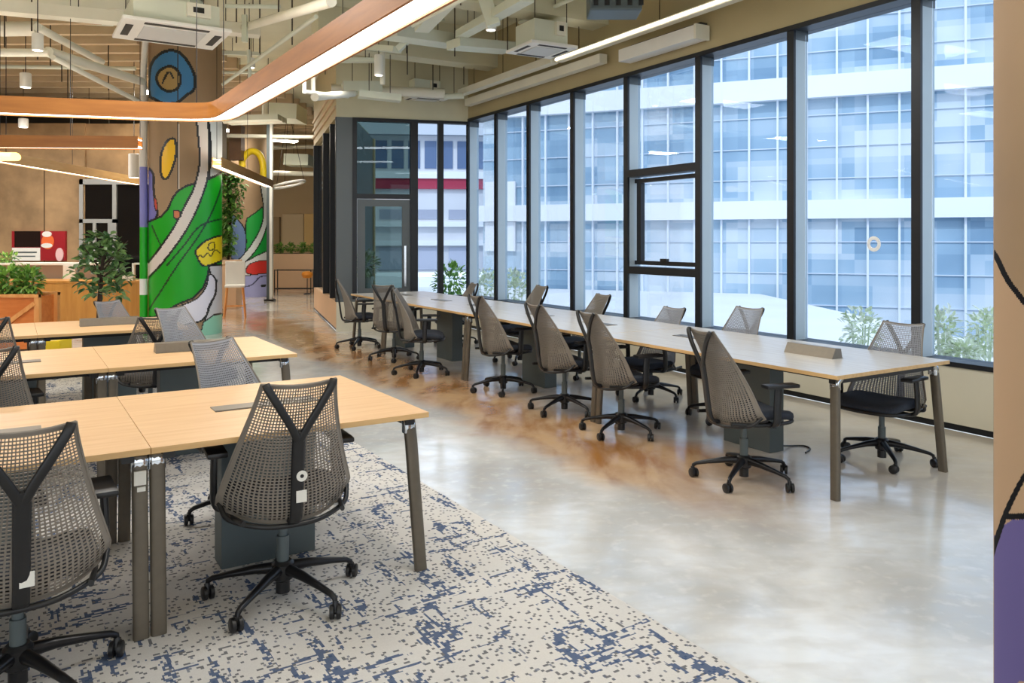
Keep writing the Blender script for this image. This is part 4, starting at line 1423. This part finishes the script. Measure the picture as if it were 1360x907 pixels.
# ------------------------------------------------------------------ left background
# pine planter
pp = G(52, 393, .85)
f0 = thing('planter_box', 'pine planter box with a slanting brace, holding leafy plants at the frame edge', 'planter', (pp.x - 0.9, pp.y + 0.2, 0))
x1 = pp.x; x0 = x1 - 1.8; y0 = pp.y; y1 = y0 + 0.45
f = MB(); f.box(x0, x1 - .06, y0 + .02, y0 + .05, 0.1, 0.84); f.box(x0, x1 - .06, y1 - .05, y1 - .02, 0.1, 0.84); f.box(x1 - .08, x1 - .05, y0 + .05, y1 - .05, 0.1, 0.84)
f.build('side_board', wood_material('pine_orange', (206, 112, 44), (220, 130, 60), 0.5, 4, (0.8, 5, 5)), f0, world=True)
for x in (x1 - .06, x0):
    for y in (y0 - .01, y1 - .05):
        f = MB(); f.box(x, x + .06, y, y + .06, 0, 0.87); f.build('post', M_pine, f0, world=True)
f = MB(); f.box(x0, x1, y0 - .02, y0 + .04, .83, .87); f.box(x0, x1, y1 - .04, y1 + .02, .83, .87); f.build('rim', M_pine, f0, world=True)
f = MB(); f.bar((x1 - .38, y0 - .005, .52), (x1 - .05, y0 - .005, .76), 0.03, 0.05); f.build('brace', M_pine, f0, world=True)
f = MB(); f.box(x0, x1 - .08, y0 + .05, y1 - .05, .7, .80); f.build('soil', M_soil, f0, world=True)
def leaf_cloud(center, rad, n, L, Wd, seed, flat=0.3, shell=0.5):
    r_ = random.Random(seed)
    f = MB()
    c = Vector(center)
    for _ in range(n):
        while True:
            v = Vector((r_.uniform(-1, 1), r_.uniform(-1, 1), r_.uniform(-1, 1)))
            if shell < v.length <= 1: break
        p = c + Vector((v.x * rad[0], v.y * rad[1], v.z * rad[2]))
        d = v.normalized() + Vector((r_.uniform(-.7, .7), r_.uniform(-.7, .7), r_.uniform(-.5, .6)))
        f.leaf(p, d, (r_.uniform(-.4, .4), r_.uniform(-.4, .4), 1), L * r_.uniform(.7, 1.25), Wd * r_.uniform(.7, 1.2))
    return f
def bush(name, label, cat, center, rad, n, L, Wd, seed, m, base_z, group=None, stem=None):
    t = thing(name, label, cat, (center[0], center[1], base_z), 0, group)
    leaf_cloud(center, rad, n, L, Wd, seed, shell=0.1).build('leaves', m, t, world=True)
    f = MB()
    for k in range(5):
        a = k * 2.4
        f.tube([(center[0] + .02 * math.cos(a), center[1] + .02 * math.sin(a), base_z), (center[0] + rad[0] * .5 * math.cos(a), center[1] + rad[1] * .5 * math.sin(a), center[2] + rad[2] * .3)], 0.008, 6)
    f.build('stem', stem or m, t, world=True)
    return t
for k, (px, w_) in enumerate(((-14, .15), (13, .13), (38, .12))):
    c = D(px, 378, pp.y + .22)
    bush('leafy_plant', ['leafy green plant in the pine planter, partly outside the frame', 'leafy green plant in the middle of the pine planter', 'leafy green plant at the open end of the pine planter'][k], 'plant', (c.x, c.y, 1.0), (w_, .13, .18), 200, .11, .055, 11 + k, M_bright, 0.80, 'plants in the pine planter')

# reception counter
CY = 13.6
def rx(px): return (px - CX) / F * CY
def rzz(py): return CAMH - (py - HZ) / F * CY
t = thing('reception_counter', 'wooden reception counter with a brown front before the concrete wall', 'counter', ((rx(55) + rx(190)) / 2, CY + .3, 0))
f = MB(); f.box(rx(-60), rx(196), CY, CY + .05, 0.06, rzz(376)); f.build('front_panel', M_veneer, t, world=True)
f = MB(); f.box(rx(-60), rx(196), CY - .02, CY + .7, rzz(376), rzz(373)); f.build('worktop', M_veneer, t, world=True)
f = MB(); f.box(rx(-60) + .02, rx(196) - .02, CY + .05, CY + .68, 0.0, rzz(377)); f.build('body', M_dark, t, world=True)
t = thing('display_shelf', 'grey shelf with white ledge behind the reception counter', 'shelf', (rx(40), CY + 1.0, 0))
f = MB(); f.box(rx(-60), rx(100), CY + .75, CY + 1.2, 0.0, rzz(354)); f.build('body', mat('taupe_panel', (150, 128, 110), 0.6), t, world=True)
f = MB(); f.box(rx(-60), rx(101), CY + .72, CY + 1.22, rzz(354), rzz(351)); f.build('ledge', M_white, t, world=True)
f = MB(); f.box(rx(53), rx(70), CY + .70, CY + .75, rzz(373), rzz(354)); pl = f.build('white_panel', M_white, t, world=True)
# red wall display (generic shapes)
t = thing('wall_display', 'red framed wall display with dark screen, white cards and orange shapes', 'display', (cwx(54), CWY - .05, cwz(345)))
f = MB(); f.box(cwx(18), cwx(89), CWY - .06, CWY, cwz(346), cwz(307)); f.build('panel', M_red, t, world=True)
f = MB(); f.box(cwx(22), cwx(56), CWY - .07, CWY - .06, cwz(328), cwz(307)); f.build('screen', mat('screen_black', (22, 10, 14), 0.2), t, world=True)
f = MB(); f.box(cwx(19), cwx(56), CWY - .08, CWY - .06, cwz(346), cwz(329)); f.build('card', M_white, t, world=True)
f = MB(); f.box(cwx(24), cwx(52), CWY - .083, CWY - .08, cwz(336), cwz(334)); f.box(cwx(26), cwx(50), CWY - .083, CWY - .08, cwz(341), cwz(339.5)); f.build('card_print', M_grey, t, world=True)
f = MB()
f.sweep([(cwx(66), CWY - .06, cwz(321)), (cwx(66), CWY - .075, cwz(321))], [(.13, .16)] * 2, 20, side=(1, 0, 0)); f.build('orange_shape', mat('orange_paint', (226, 106, 50), 0.5), t, world=True)
f = MB(); f.sweep([(cwx(65), CWY - .06, cwz(311)), (cwx(65), CWY - .08, cwz(311))], [(.10, .06)] * 2, 16, side=(1, 0, 0))
f.sweep([(cwx(65), CWY - .06, cwz(326)), (cwx(65), CWY - .08, cwz(326))], [(.12, .05)] * 2, 16, side=(1, 0, 0)); f.build('white_shape', M_label, t, world=True)
f = MB(); f.sweep([(cwx(82), CWY - .06, cwz(338)), (cwx(82), CWY - .09, cwz(338))], [(.08, .14)] * 2, 16, side=(1, 0, 0)); f.build('pink_shape', mat('pink_paint', (226, 186, 186), 0.5), t, world=True)
# white-framed box on the counter by the column
t = thing('counter_display', 'small white frame standing on the counter beside the column', 'frame', (rx(178), CY + .3, rzz(373)))
f = MB(); f.box(rx(166), rx(169), CY + .25, CY + .3, rzz(373), rzz(350)); f.box(rx(169), rx(190), CY + .25, CY + .3, rzz(352), rzz(349.5)); f.box(rx(187), rx(190), CY + .25, CY + .3, rzz(373), rzz(352)); f.build('rim', M_white, t, world=True)
f = MB(); f.box(rx(157), rx(172), CY + .12, CY + .2, rzz(373), rzz(365)); f.build('stand', M_white, t, world=True)
for k, px in enumerate((-8, 12)):
    c = D(px, 348, CY + .95)
    bush('shelf_plant', ['small yellow-green plant on the grey shelf at the frame edge', 'small yellow-green plant on the grey shelf by the red display'][k], 'plant', (c.x, c.y, rzz(345)), (.16, .12, .08), 90, .09, .04, 31 + k, M_bright, rzz(351), 'small plants on the grey shelf')

# ficus tree in a pot
TD = 10.4
tc_ = D(137, 350, TD)
t = thing('ficus_tree', 'dark green potted tree with a round crown before the wooden counter', 'tree', (tc_.x, tc_.y, 0))
r_ = random.Random(17)
f = MB()
for k in range(30):
    a = k * 2.4; q = (k + .5) / 30
    rr = .34 * math.sqrt(math.sin(PI * min(1, .18 + q * .82)))
    c = Vector((tc_.x + rr * math.cos(a) * r_.uniform(.5, 1), tc_.y + rr * math.sin(a) * r_.uniform(.5, 1), tc_.z - .42 + .80 * q))
    for _ in range(15):
        d = Vector((r_.uniform(-1, 1), r_.uniform(-1, 1), r_.uniform(-.7, .7)))
        f.leaf(c + d * .05, d, (r_.uniform(-.6, .6), r_.uniform(-.6, .6), 1), r_.uniform(.09, .14), r_.uniform(.055, .08))
f.build('crown', M_ficus, t, world=True)
f = MB(); f.tube([(tc_.x - .06, tc_.y, .30), (tc_.x - .05, tc_.y, .7), (tc_.x - .03, tc_.y, 1.0), (tc_.x, tc_.y, 1.35)], [.035, .03, .028, .015], 10)
for k in range(9):
    a = k * 2.4
    f.tube([(tc_.x - .03, tc_.y, .95 + .03 * k), (tc_.x + .3 * math.cos(a), tc_.y + .28 * math.sin(a), tc_.z - .1 + .05 * k)], [.014, .005], 6)
f.build('trunk', M_bark, t, world=True, smooth=True)
f = MB(); f.lathe([(.15, 0), (.19, .34), (.20, .36), (.17, .36), (.165, .30)], (tc_.x - .06, tc_.y, 0), 24); f.build('pot', M_grey, t, world=True, smooth=True)

# small things seen under the desks at the back
p = G(70, 512); 
t = thing('yellow_stool', 'yellow box stool glimpsed under the third row desk', 'stool', (-5.15, 8.9, 0))
f = MB(); f.box(-.13, .13, -.13, .13, .05, .44, .02); f.build('body', M_yellow, t)
f = MB(); f.box(-.10, .10, -.10, .10, 0, .05); f.build('base', M_black, t)
t = thing('storage_box', 'white storage box glimpsed under the third row desk', 'box', (-4.55, 9.1, 0))
f = MB(); f.box(-.22, .22, -.15, .15, 0, .42, .012); f.build('body', M_white, t)
f = MB(); f.box(-.228, .228, -.158, .158, .42, .46, .008); f.build('lid', M_label, t)

# trailing green plant behind the column
gx = D(303, 290, 18.0)
t = thing('hanging_plant', 'tall trailing green plant behind the painted column', 'plant', (gx.x, gx.y, 1.1))
f = MB()
r_ = random.Random(3)
for _ in range(900):
    z = r_.uniform(1.2, 3.05)
    wd = .16 + .10 * math.sin(z * 5) ** 2
    p = Vector((gx.x + r_.uniform(-wd, wd) + .10 * math.sin(z * 3), gx.y + r_.uniform(-.2, .2), z))
    f.leaf(p, (r_.uniform(-1, 1), r_.uniform(-1, .4), r_.uniform(-.8, .4)), (0, 0, 1), .14 * r_.uniform(.7, 1.2), .08)
f.build('leaves', M_vine, t, world=True)
f = MB(); f.tube([(gx.x, gx.y, 1.1), (gx.x + .05, gx.y, 2.0), (gx.x, gx.y, 3.1)], .03, 8); f.build('stem', M_bark, t, world=True)
f = MB(); f.box(gx.x - .25, gx.x + .25, gx.y - .2, gx.y + .2, 0.0, 1.1, .01); f.build('plinth', M_peach, t, world=True)

# white bar chair with wooden legs
bc = G(312, 421)
t = thing('bar_chair', 'white bar chair with wooden legs beside the painted column', 'chair', (bc.x, bc.y, 0), .3)
f = MB(); f.box(-.19, .19, -.18, .18, .60, .65, .02); f.build('seat', M_white, t)
f = MB(); f.box(-.19, .19, .15, .19, .62, 1.12, .015); f.build('backrest', M_white, t)
for a in (-1, 1):
    for b_ in (-1, 1):
        f = MB(); f.tube([(a * .20, b_ * .19, 0), (a * .15, b_ * .14, .60)], [.016, .022], 10); f.build('leg', M_pine, t, smooth=True)
f = MB(); f.box(-.18, .18, -.17, -.15, .22, .25); f.build('foot_rail', M_pine, t)
p = G(300, 428)
t = thing('high_table', 'narrow dark high table partly hidden behind the painted column', 'table', (bc.x - .62, bc.y + .35, 0))
f = MB(); f.box(-.3, .3, -.3, .3, 1.02, 1.06, .005); f.build('tabletop', M_peach, t)
f = MB(); f.box(-.05, .05, -.05, .05, .03, 1.02); f.build('post', M_dark, t)
f = MB(); f.box(-.22, .22, -.22, .22, 0, .03); f.build('foot_plate', M_dark, t)

# yellow arch, dark portal and slim post by the far column
AD = 20.6
f = MB()
ap = smooth_open([D(322, 222, AD), D(322, 212, AD), D(329, 203, AD), D(337, 201, AD), D(345, 206, AD), D(349, 218, AD), D(350, 240, AD)], 5)
f.tube([Vector(p) for p in ap], .085, 12)
tag(f.build('arch_sign', M_yellow, world=True, smooth=True), 'yellow tubular arch high on the far painted column', 'arch')
f = MB(); a = D(358.5, 392, 20.0)
t = thing('portal_post', 'slim grey and white post beside the far painted column', 'post', (a.x, 20.0, 0))
f.box(a.x + .0, a.x + .07, 19.95, 20.05, 0.0, 4.6); f.build('white_strip', M_white, t, world=True)
f = MB(); f.box(a.x - .07, a.x, 19.95, 20.05, 0.05, 4.6); f.build('grey_strip', M_grey, t, world=True)
f = MB(); f.box(a.x - .12, a.x + .12, 19.9, 20.1, 0.0, 0.05); f.build('foot', M_black, t, world=True)
f = MB(); a, b_ = D(304, 166, 20.3), D(320, 212, 20.3); f.box(a.x, b_.x, 20.3, 20.6, b_.z, a.z)
tag(f.build('sign_box', mat('dark_brown', (84, 56, 32), 0.7, 0, .2, 5), world=True), 'dark brown boxed panel high behind the painted column', 'panel')
# far planter ledge
t = thing('planter_wall', 'low beige planter wall at the far end of the passage', 'planter', (-6.9, 24.6, 0))
x0_, x1_ = (358 - CX) / F * 24.3, (425 - CX) / F * 24.3
f = MB(); f.box(x0_, x1_, 24.3, 24.8, 0, 1.12, .01); f.build('body', M_peach, t, world=True)
f = MB(); f.box(x0_ + .03, x1_ - .03, 24.34, 24.76, 1.10, 1.13); f.build('soil', M_soil, t, world=True)
for k in range(4):
    x = x0_ + .25 + k * .36
    bush('ledge_plant', 'leafy green plant along the top of the far planter wall', 'plant', (x, 24.5, 1.30), (.14, .13, .12), 110, .10, .06, 51 + k, M_bright, 1.13, 'plants on the far planter wall')
t = thing('wire_rack', 'black wire rack standing before the far planter wall', 'rack', (-6.6, 23.2, 0))
f = MB()
xa, xb = (366 - CX) / F * 23.2, (414 - CX) / F * 23.2
for x in (xa, xb):
    for y in (23.1, 23.4):
        f.tube([(x, y, 0), (x, y, .68)], .014, 8)
for z in (.12, .66):
    for y in (23.1, 23.4): f.tube([(xa, y, z), (xb, y, z)], .012, 8)
    for x in (xa, xb): f.tube([(x, 23.1, z), (x, 23.4, z)], .012, 8)
f.build('frame', M_blackm, t, world=True, smooth=True)
f = MB(); f.box(xa, xb, 23.1, 23.4, .10, .125); f.build('tray', M_black, t, world=True)
c = D(408, 364, 22.6)
f = MB(); f.lathe([(.02, 0), (.12, .02), (.16, .10), (.14, .17), (.05, .2)], n=20)
o = tag(f.build('orange_lantern', mat('orange_glow', (236, 150, 50), 0.5), smooth=True), 'small round orange lantern on its stand near the wire rack', 'lantern'); o.location = (c.x, 22.6, c.z - .12)
f = MB(); f.lathe([(.10, -(c.z - .12)), (.10, -(c.z - .12) + .02), (.012, -(c.z - .12) + .04), (.012, 0.0)], n=14); f.build('stand', M_black, o, smooth=True)
# beige cupboards on the far wall
for k, (xa, xb, ya, yb) in enumerate(((362, 372, 288, 330), (376, 404, 284, 330), (405, 418, 284, 330))):
    dd = 26.9
    a, b_ = D(xa, ya, dd), D(xb, yb, dd)
    f = MB(); f.box(a.x, b_.x, 26.8, 27.0, max(b_.z, 0), a.z, .01)
    tag(f.build('wall_panel', mat('sand_%d' % k, ((176, 150, 112), (222, 198, 156), (232, 196, 128))[k], 0.6), world=True), ['narrow brown panel on the far passage wall', 'wide sand coloured panel on the far passage wall', 'warm yellow panel on the far passage wall by the dark glazing'][k], 'panel')

# ------------------------------------------------------------------ outside
f = MB(); f.prism([(-30, 14.4), (-4.2, 17.9), (-2.9, 13.7), (-0.5, 14.4), (8.0, -0.5), (8.7, -0.5), (8.7, 29.0), (-30, 60)], -4.2, -0.35)
struct(f.build('ground_terrace', M_plaza))
f = MB(); f.quad((-60, -20, -4.2), (120, -20, -4.2), (120, 120, -4.2), (-60, 120, -4.2))
struct(f.build('ground_outside', mat('lower_paving', (150, 160, 170), 0.8, 0, .1, .4)))
def facade_material():
    m = bpy.data.materials.new('facade_glass')
    m.use_nodes = True
    nt = m.node_tree
    N, L = nt.nodes.new, nt.links.new
    b = nt.nodes['Principled BSDF']
    tc = N('ShaderNodeTexCoord')
    def layer(step, off):
        ad = N('ShaderNodeVectorMath'); ad.operation = 'ADD'; ad.inputs[1].default_value = off
        L(tc.outputs['Object'], ad.inputs[0])
        sn = N('ShaderNodeVectorMath'); sn.operation = 'SNAP'; sn.inputs[1].default_value = step
        L(ad.outputs[0], sn.inputs[0])
        wn = N('ShaderNodeTexWhiteNoise'); wn.noise_dimensions = '3D'
        L(sn.outputs[0], wn.inputs['Vector'])
        return wn.outputs['Value']
    v1 = layer((0.95, 50, 1.08), (0, 7, 0))
    v2 = layer((1.9, 50, 0.54), (0.4, 7, 0.2))
    n = N('ShaderNodeTexNoise'); n.inputs['Scale'].default_value = 0.22; n.inputs['Detail'].default_value = 3
    L(tc.outputs['Object'], n.inputs['Vector'])
    s = N('ShaderNodeMath'); s.operation = 'ADD'
    L(v1, s.inputs[0]); L(v2, s.inputs[1])
    s2 = N('ShaderNodeMath'); s2.operation = 'MULTIPLY_ADD'; s2.inputs[1].default_value = 0.28
    L(s.outputs[0], s2.inputs[0]); L(n.outputs['Fac'], s2.inputs[2])
    r = N('ShaderNodeValToRGB')
    e = r.color_ramp.elements
    e[0].position = 0.42; e[0].color = lin((114, 146, 172))
    e[1].position = 1.05; e[1].color = lin((212, 221, 228))
    x = e.new(0.68); x.color = lin((154, 182, 202))
    L(s2.outputs[0], r.inputs[0])
    L(r.outputs[0], b.inputs['Base Color'])
    b.inputs['Roughness'].default_value = 0.3
    b.inputs['Specular IOR Level'].default_value = 0.3
    return m
fo = Vector((12.9, 26.0, 0)); fd = Vector((-0.925, 0.38, 0)).normalized()
fa = math.atan2(fd.y, fd.x)
# local x runs to the left along the facade, local y towards us
t = thing('office_building', 'glass office block across the plaza with white floor bands', 'building', fo, fa)
XL, XR = 15.2, -16.0
f = MB(); f.box(XR, XL, -6.0, 0, -4.2, 17); f.build('glass_wall', facade_material(), t)
def fz(py): return CAMH - (py - HZ) / F * 26.0
for z0, z1 in ((fz(289.5), fz(264)), (fz(124), fz(94)), (11.6, 12.5), (16.2, 17.2)):
    f = MB(); f.box(XR - .1, XL + .05, 0.0, 0.35, z0, z1); f.build('floor_band', M_band, t)
f = MB()
x = XR
while x <= XL:
    f.box(x - .035, x + .035, 0.0, 0.14, -4.2, 17); x += 0.95
f.build('mullion_grid', M_mull, t)
f = MB()
for z in np.arange(-3.92, 17, 1.08):
    f.box(XR, XL, 0.0, 0.05, z - .018, z + .018)
f.build('transom_lines', mat('pale_transom', (206, 216, 228), 0.5), t)
for x in (13.75, 14.55):
    for z0, z1 in ((2.9, 3.85), (1.1, 2.25)):
        f = MB(); f.box(x, x + .5, 0.05, 0.18, z0, z1, .01); f.build('white_panel', M_band, t)
# second building seen past its corner, with a red shop band
t = thing('shop_building', 'farther pale building with a red band and tall windows, seen by the room corner', 'building', (-6.0, 46, 0), .1)
f = MB(); f.box(-6, 6, 0, 8, -.35, 7.6); f.build('wall', mat('pale_wall', (214, 214, 218), 0.7, 0, .05, .5), t)
f = MB(); f.hexa([(-6.4, -.6, 7.6), (6.4, -.6, 7.6), (6.4, 8.4, 7.6), (-6.4, 8.4, 7.6)], [(3.4, 3.5, 10.6), (6.4, 3.5, 10.6), (6.4, 4.5, 10.6), (3.4, 4.5, 10.6)]); f.build('roof', mat('slate', (170, 176, 184), 0.6), t)
f = MB(); f.box(-6, 6, -.2, 0, 4.5, 5.1); f.build('red_band', mat('red_band', (168, 44, 72), 0.6), t)
f = MB(); f.box(-6, 6, -.3, 0, 5.1, 5.5); f.box(-6, 6, -.3, 0, 2.3, 2.6); f.box(-6, 6, -.3, 0, 1.2, 1.5); f.build('ledge', M_band, t)
for k in range(12):
    x = -5.4 + k * .95
    f = MB(); f.box(x - .34, x + .34, -.06, .02, 5.7, 7.3); f.build('window', mat('blue_grey_glass', (92, 112, 146), 0.3), t)
for k in range(6):
    x = -5 + k * 2
    f = MB(); f.box(x - .7, x + .7, -.05, .02, 2.75, 3.3); f.build('window', mat('lilac_grey_glass', (164, 168, 184), 0.3), t)
    f = MB(); f.box(x - .7, x + .7, -.05, .02, -.2, 1.1); f.build('window', mat('lilac_glass', (190, 194, 210), 0.3), t)
# pale shrubs outside the windows
for k, (px, py, d, w_, lab) in enumerate(((1143, 440, 8.8, .20, 'pale flowering shrub outside the window behind the nearest chair back'), (1253, 440, 8.4, .13, 'pale shrub outside the window just past the tall dark post'), (1308, 440, 8.6, .17, 'pale shrub outside the window by the near tan column'), (1278, 468, 8.0, .15, 'low pale shrub outside the window between two taller ones'))):
    c = D(px, py, d)
    bush('pale_shrub', lab, 'shrub', (c.x, c.y, max(c.z, .25)), (w_, w_, .26 if k < 3 else .1), 260, .075, .045, 71 + k, M_leaf_glare, -0.35, 'pale shrubs outside the windows')
for k, (px, py, d, lab) in enumerate(((597, 372, 17.5, 'yellow-green shrub outside the end wall windows'), (646, 385, 16.0, 'green shrub outside the corner window'), (683, 388, 15.0, 'white-green shrub outside the window left of the dark chair backs'))):
    c = D(px, py, d)
    bush('pale_shrub', lab, 'shrub', (c.x, c.y, c.z), (.36, .3, .4), 300, .12, .07, 81 + k, M_leaf_glare if k else M_bright, -0.35, 'pale shrubs outside the windows')
c = D(486, 352, 15.2)
t = thing('potted_shrub', 'potted plant on a white stand outside the glazed door', 'plant', (c.x, c.y, -0.35))
leaf_cloud((c.x, c.y, c.z), (.22, .2, .25), 200, .12, .06, 91, shell=.1).build('leaves', M_leaf_glare, t, world=True)
f = MB(); f.lathe([(.12, .55), (.15, .85), (.13, .85)], (c.x, c.y, 0), 18); f.build('pot', M_white, t, world=True, smooth=True)
f = MB(); f.box(c.x - .25, c.x + .25, c.y - .2, c.y + .2, -.35, .55); f.build('stand', M_label, t, world=True)

# ------------------------------------------------------------------ light
wd_ = bpy.data.worlds.new('sky'); SC.world = wd_
wd_.use_nodes = True
nt = wd_.node_tree
bg = nt.nodes['Background']
bg.inputs['Color'].default_value = (0.88, 0.94, 1.0, 1)
bg.inputs['Strength'].default_value = 1.9
sd_ = bpy.data.lights.new('sun', 'SUN'); sd_.energy = 1.6; sd_.angle = RA(2); sd_.color = (1, .96, .9)
so = bpy.data.objects.new('sun', sd_); COL.objects.link(so)
so.rotation_euler = Vector((0.30, 0.62, -0.72)).to_track_quat('-Z', 'Y').to_euler()

def area(name, loc, sx, sy, power, rz=0.0, col=(1, .97, .94)):
    d = bpy.data.lights.new(name, 'AREA'); d.shape = 'RECTANGLE'; d.size = sx; d.size_y = sy; d.energy = power; d.color = col
    o = bpy.data.objects.new(name, d); COL.objects.link(o); o.location = loc; o.rotation_euler = (0, 0, rz)
    return o
# added area lights without fixtures, brightening the desks, aisle and back left
for k, (x, y, p) in enumerate(((-2.2, 3.5, 45), (-3.2, 6.6, 60), (1.0, 3.2, 45), (0.2, 7.0, 60), (-2.6, 10.2, 40), (-6.5, 6.0, 70), (-8.5, 10.0, 120), (4.0, 0.0, 25), (-1.0, -1.5, 25), (-9.5, 14.0, 150))):
    area('ceiling_lamp', (x, y, 3.95), 1.6, 0.5, p, U2A, (.95, .98, 1) if x > 0 else (1, .975, .945))
for k, (x, y, z, lab) in enumerate(((-6.6, 15.6, 4.4, 'flat glowing panel light over the passage behind the painted column'), (-6.6, 22.0, 4.3, 'flat glowing panel light at the far end of the passage'), (-5.75, 18.9, 4.4, 'flat glowing panel light in the passage beside the slim post'), (-7.9, 20.4, 4.4, 'flat glowing panel light beyond the painted column'))):
    t = thing('panel_light', lab, 'light', (x, y, z), U2A, 'flat ceiling panel lights')
    f = MB(); f.box(-.62, .62, -.17, .17, .02, .07, .006); f.build('tray', M_white, t)
    f = MB(); f.box(-.60, .60, -.15, .15, .0, .02); f.build('diffuser', M_fill_panel, t)  # glowing panel added to brighten the dark passage
    for a in (-.5, .5):
        f = MB(); f.tube([(a, 0, .07), (a, 0, CEIL - z)], .005, 6); f.build('hanger', M_darkceil, t)

SC.view_settings.view_transform = 'Standard'
SC.view_settings.look = 'None'
SC.view_settings.exposure = 0.0
SC.view_settings.gamma = 1.0
SC.view_settings.use_curve_mapping = False
SC.cycles.use_denoising = True
SC.cycles.max_bounces = 8
SC.cycles.transparent_max_bounces = 24
SC.cycles.sample_clamp_indirect = 6.0
SC.cycles.caustics_reflective = False
SC.cycles.caustics_refractive = False
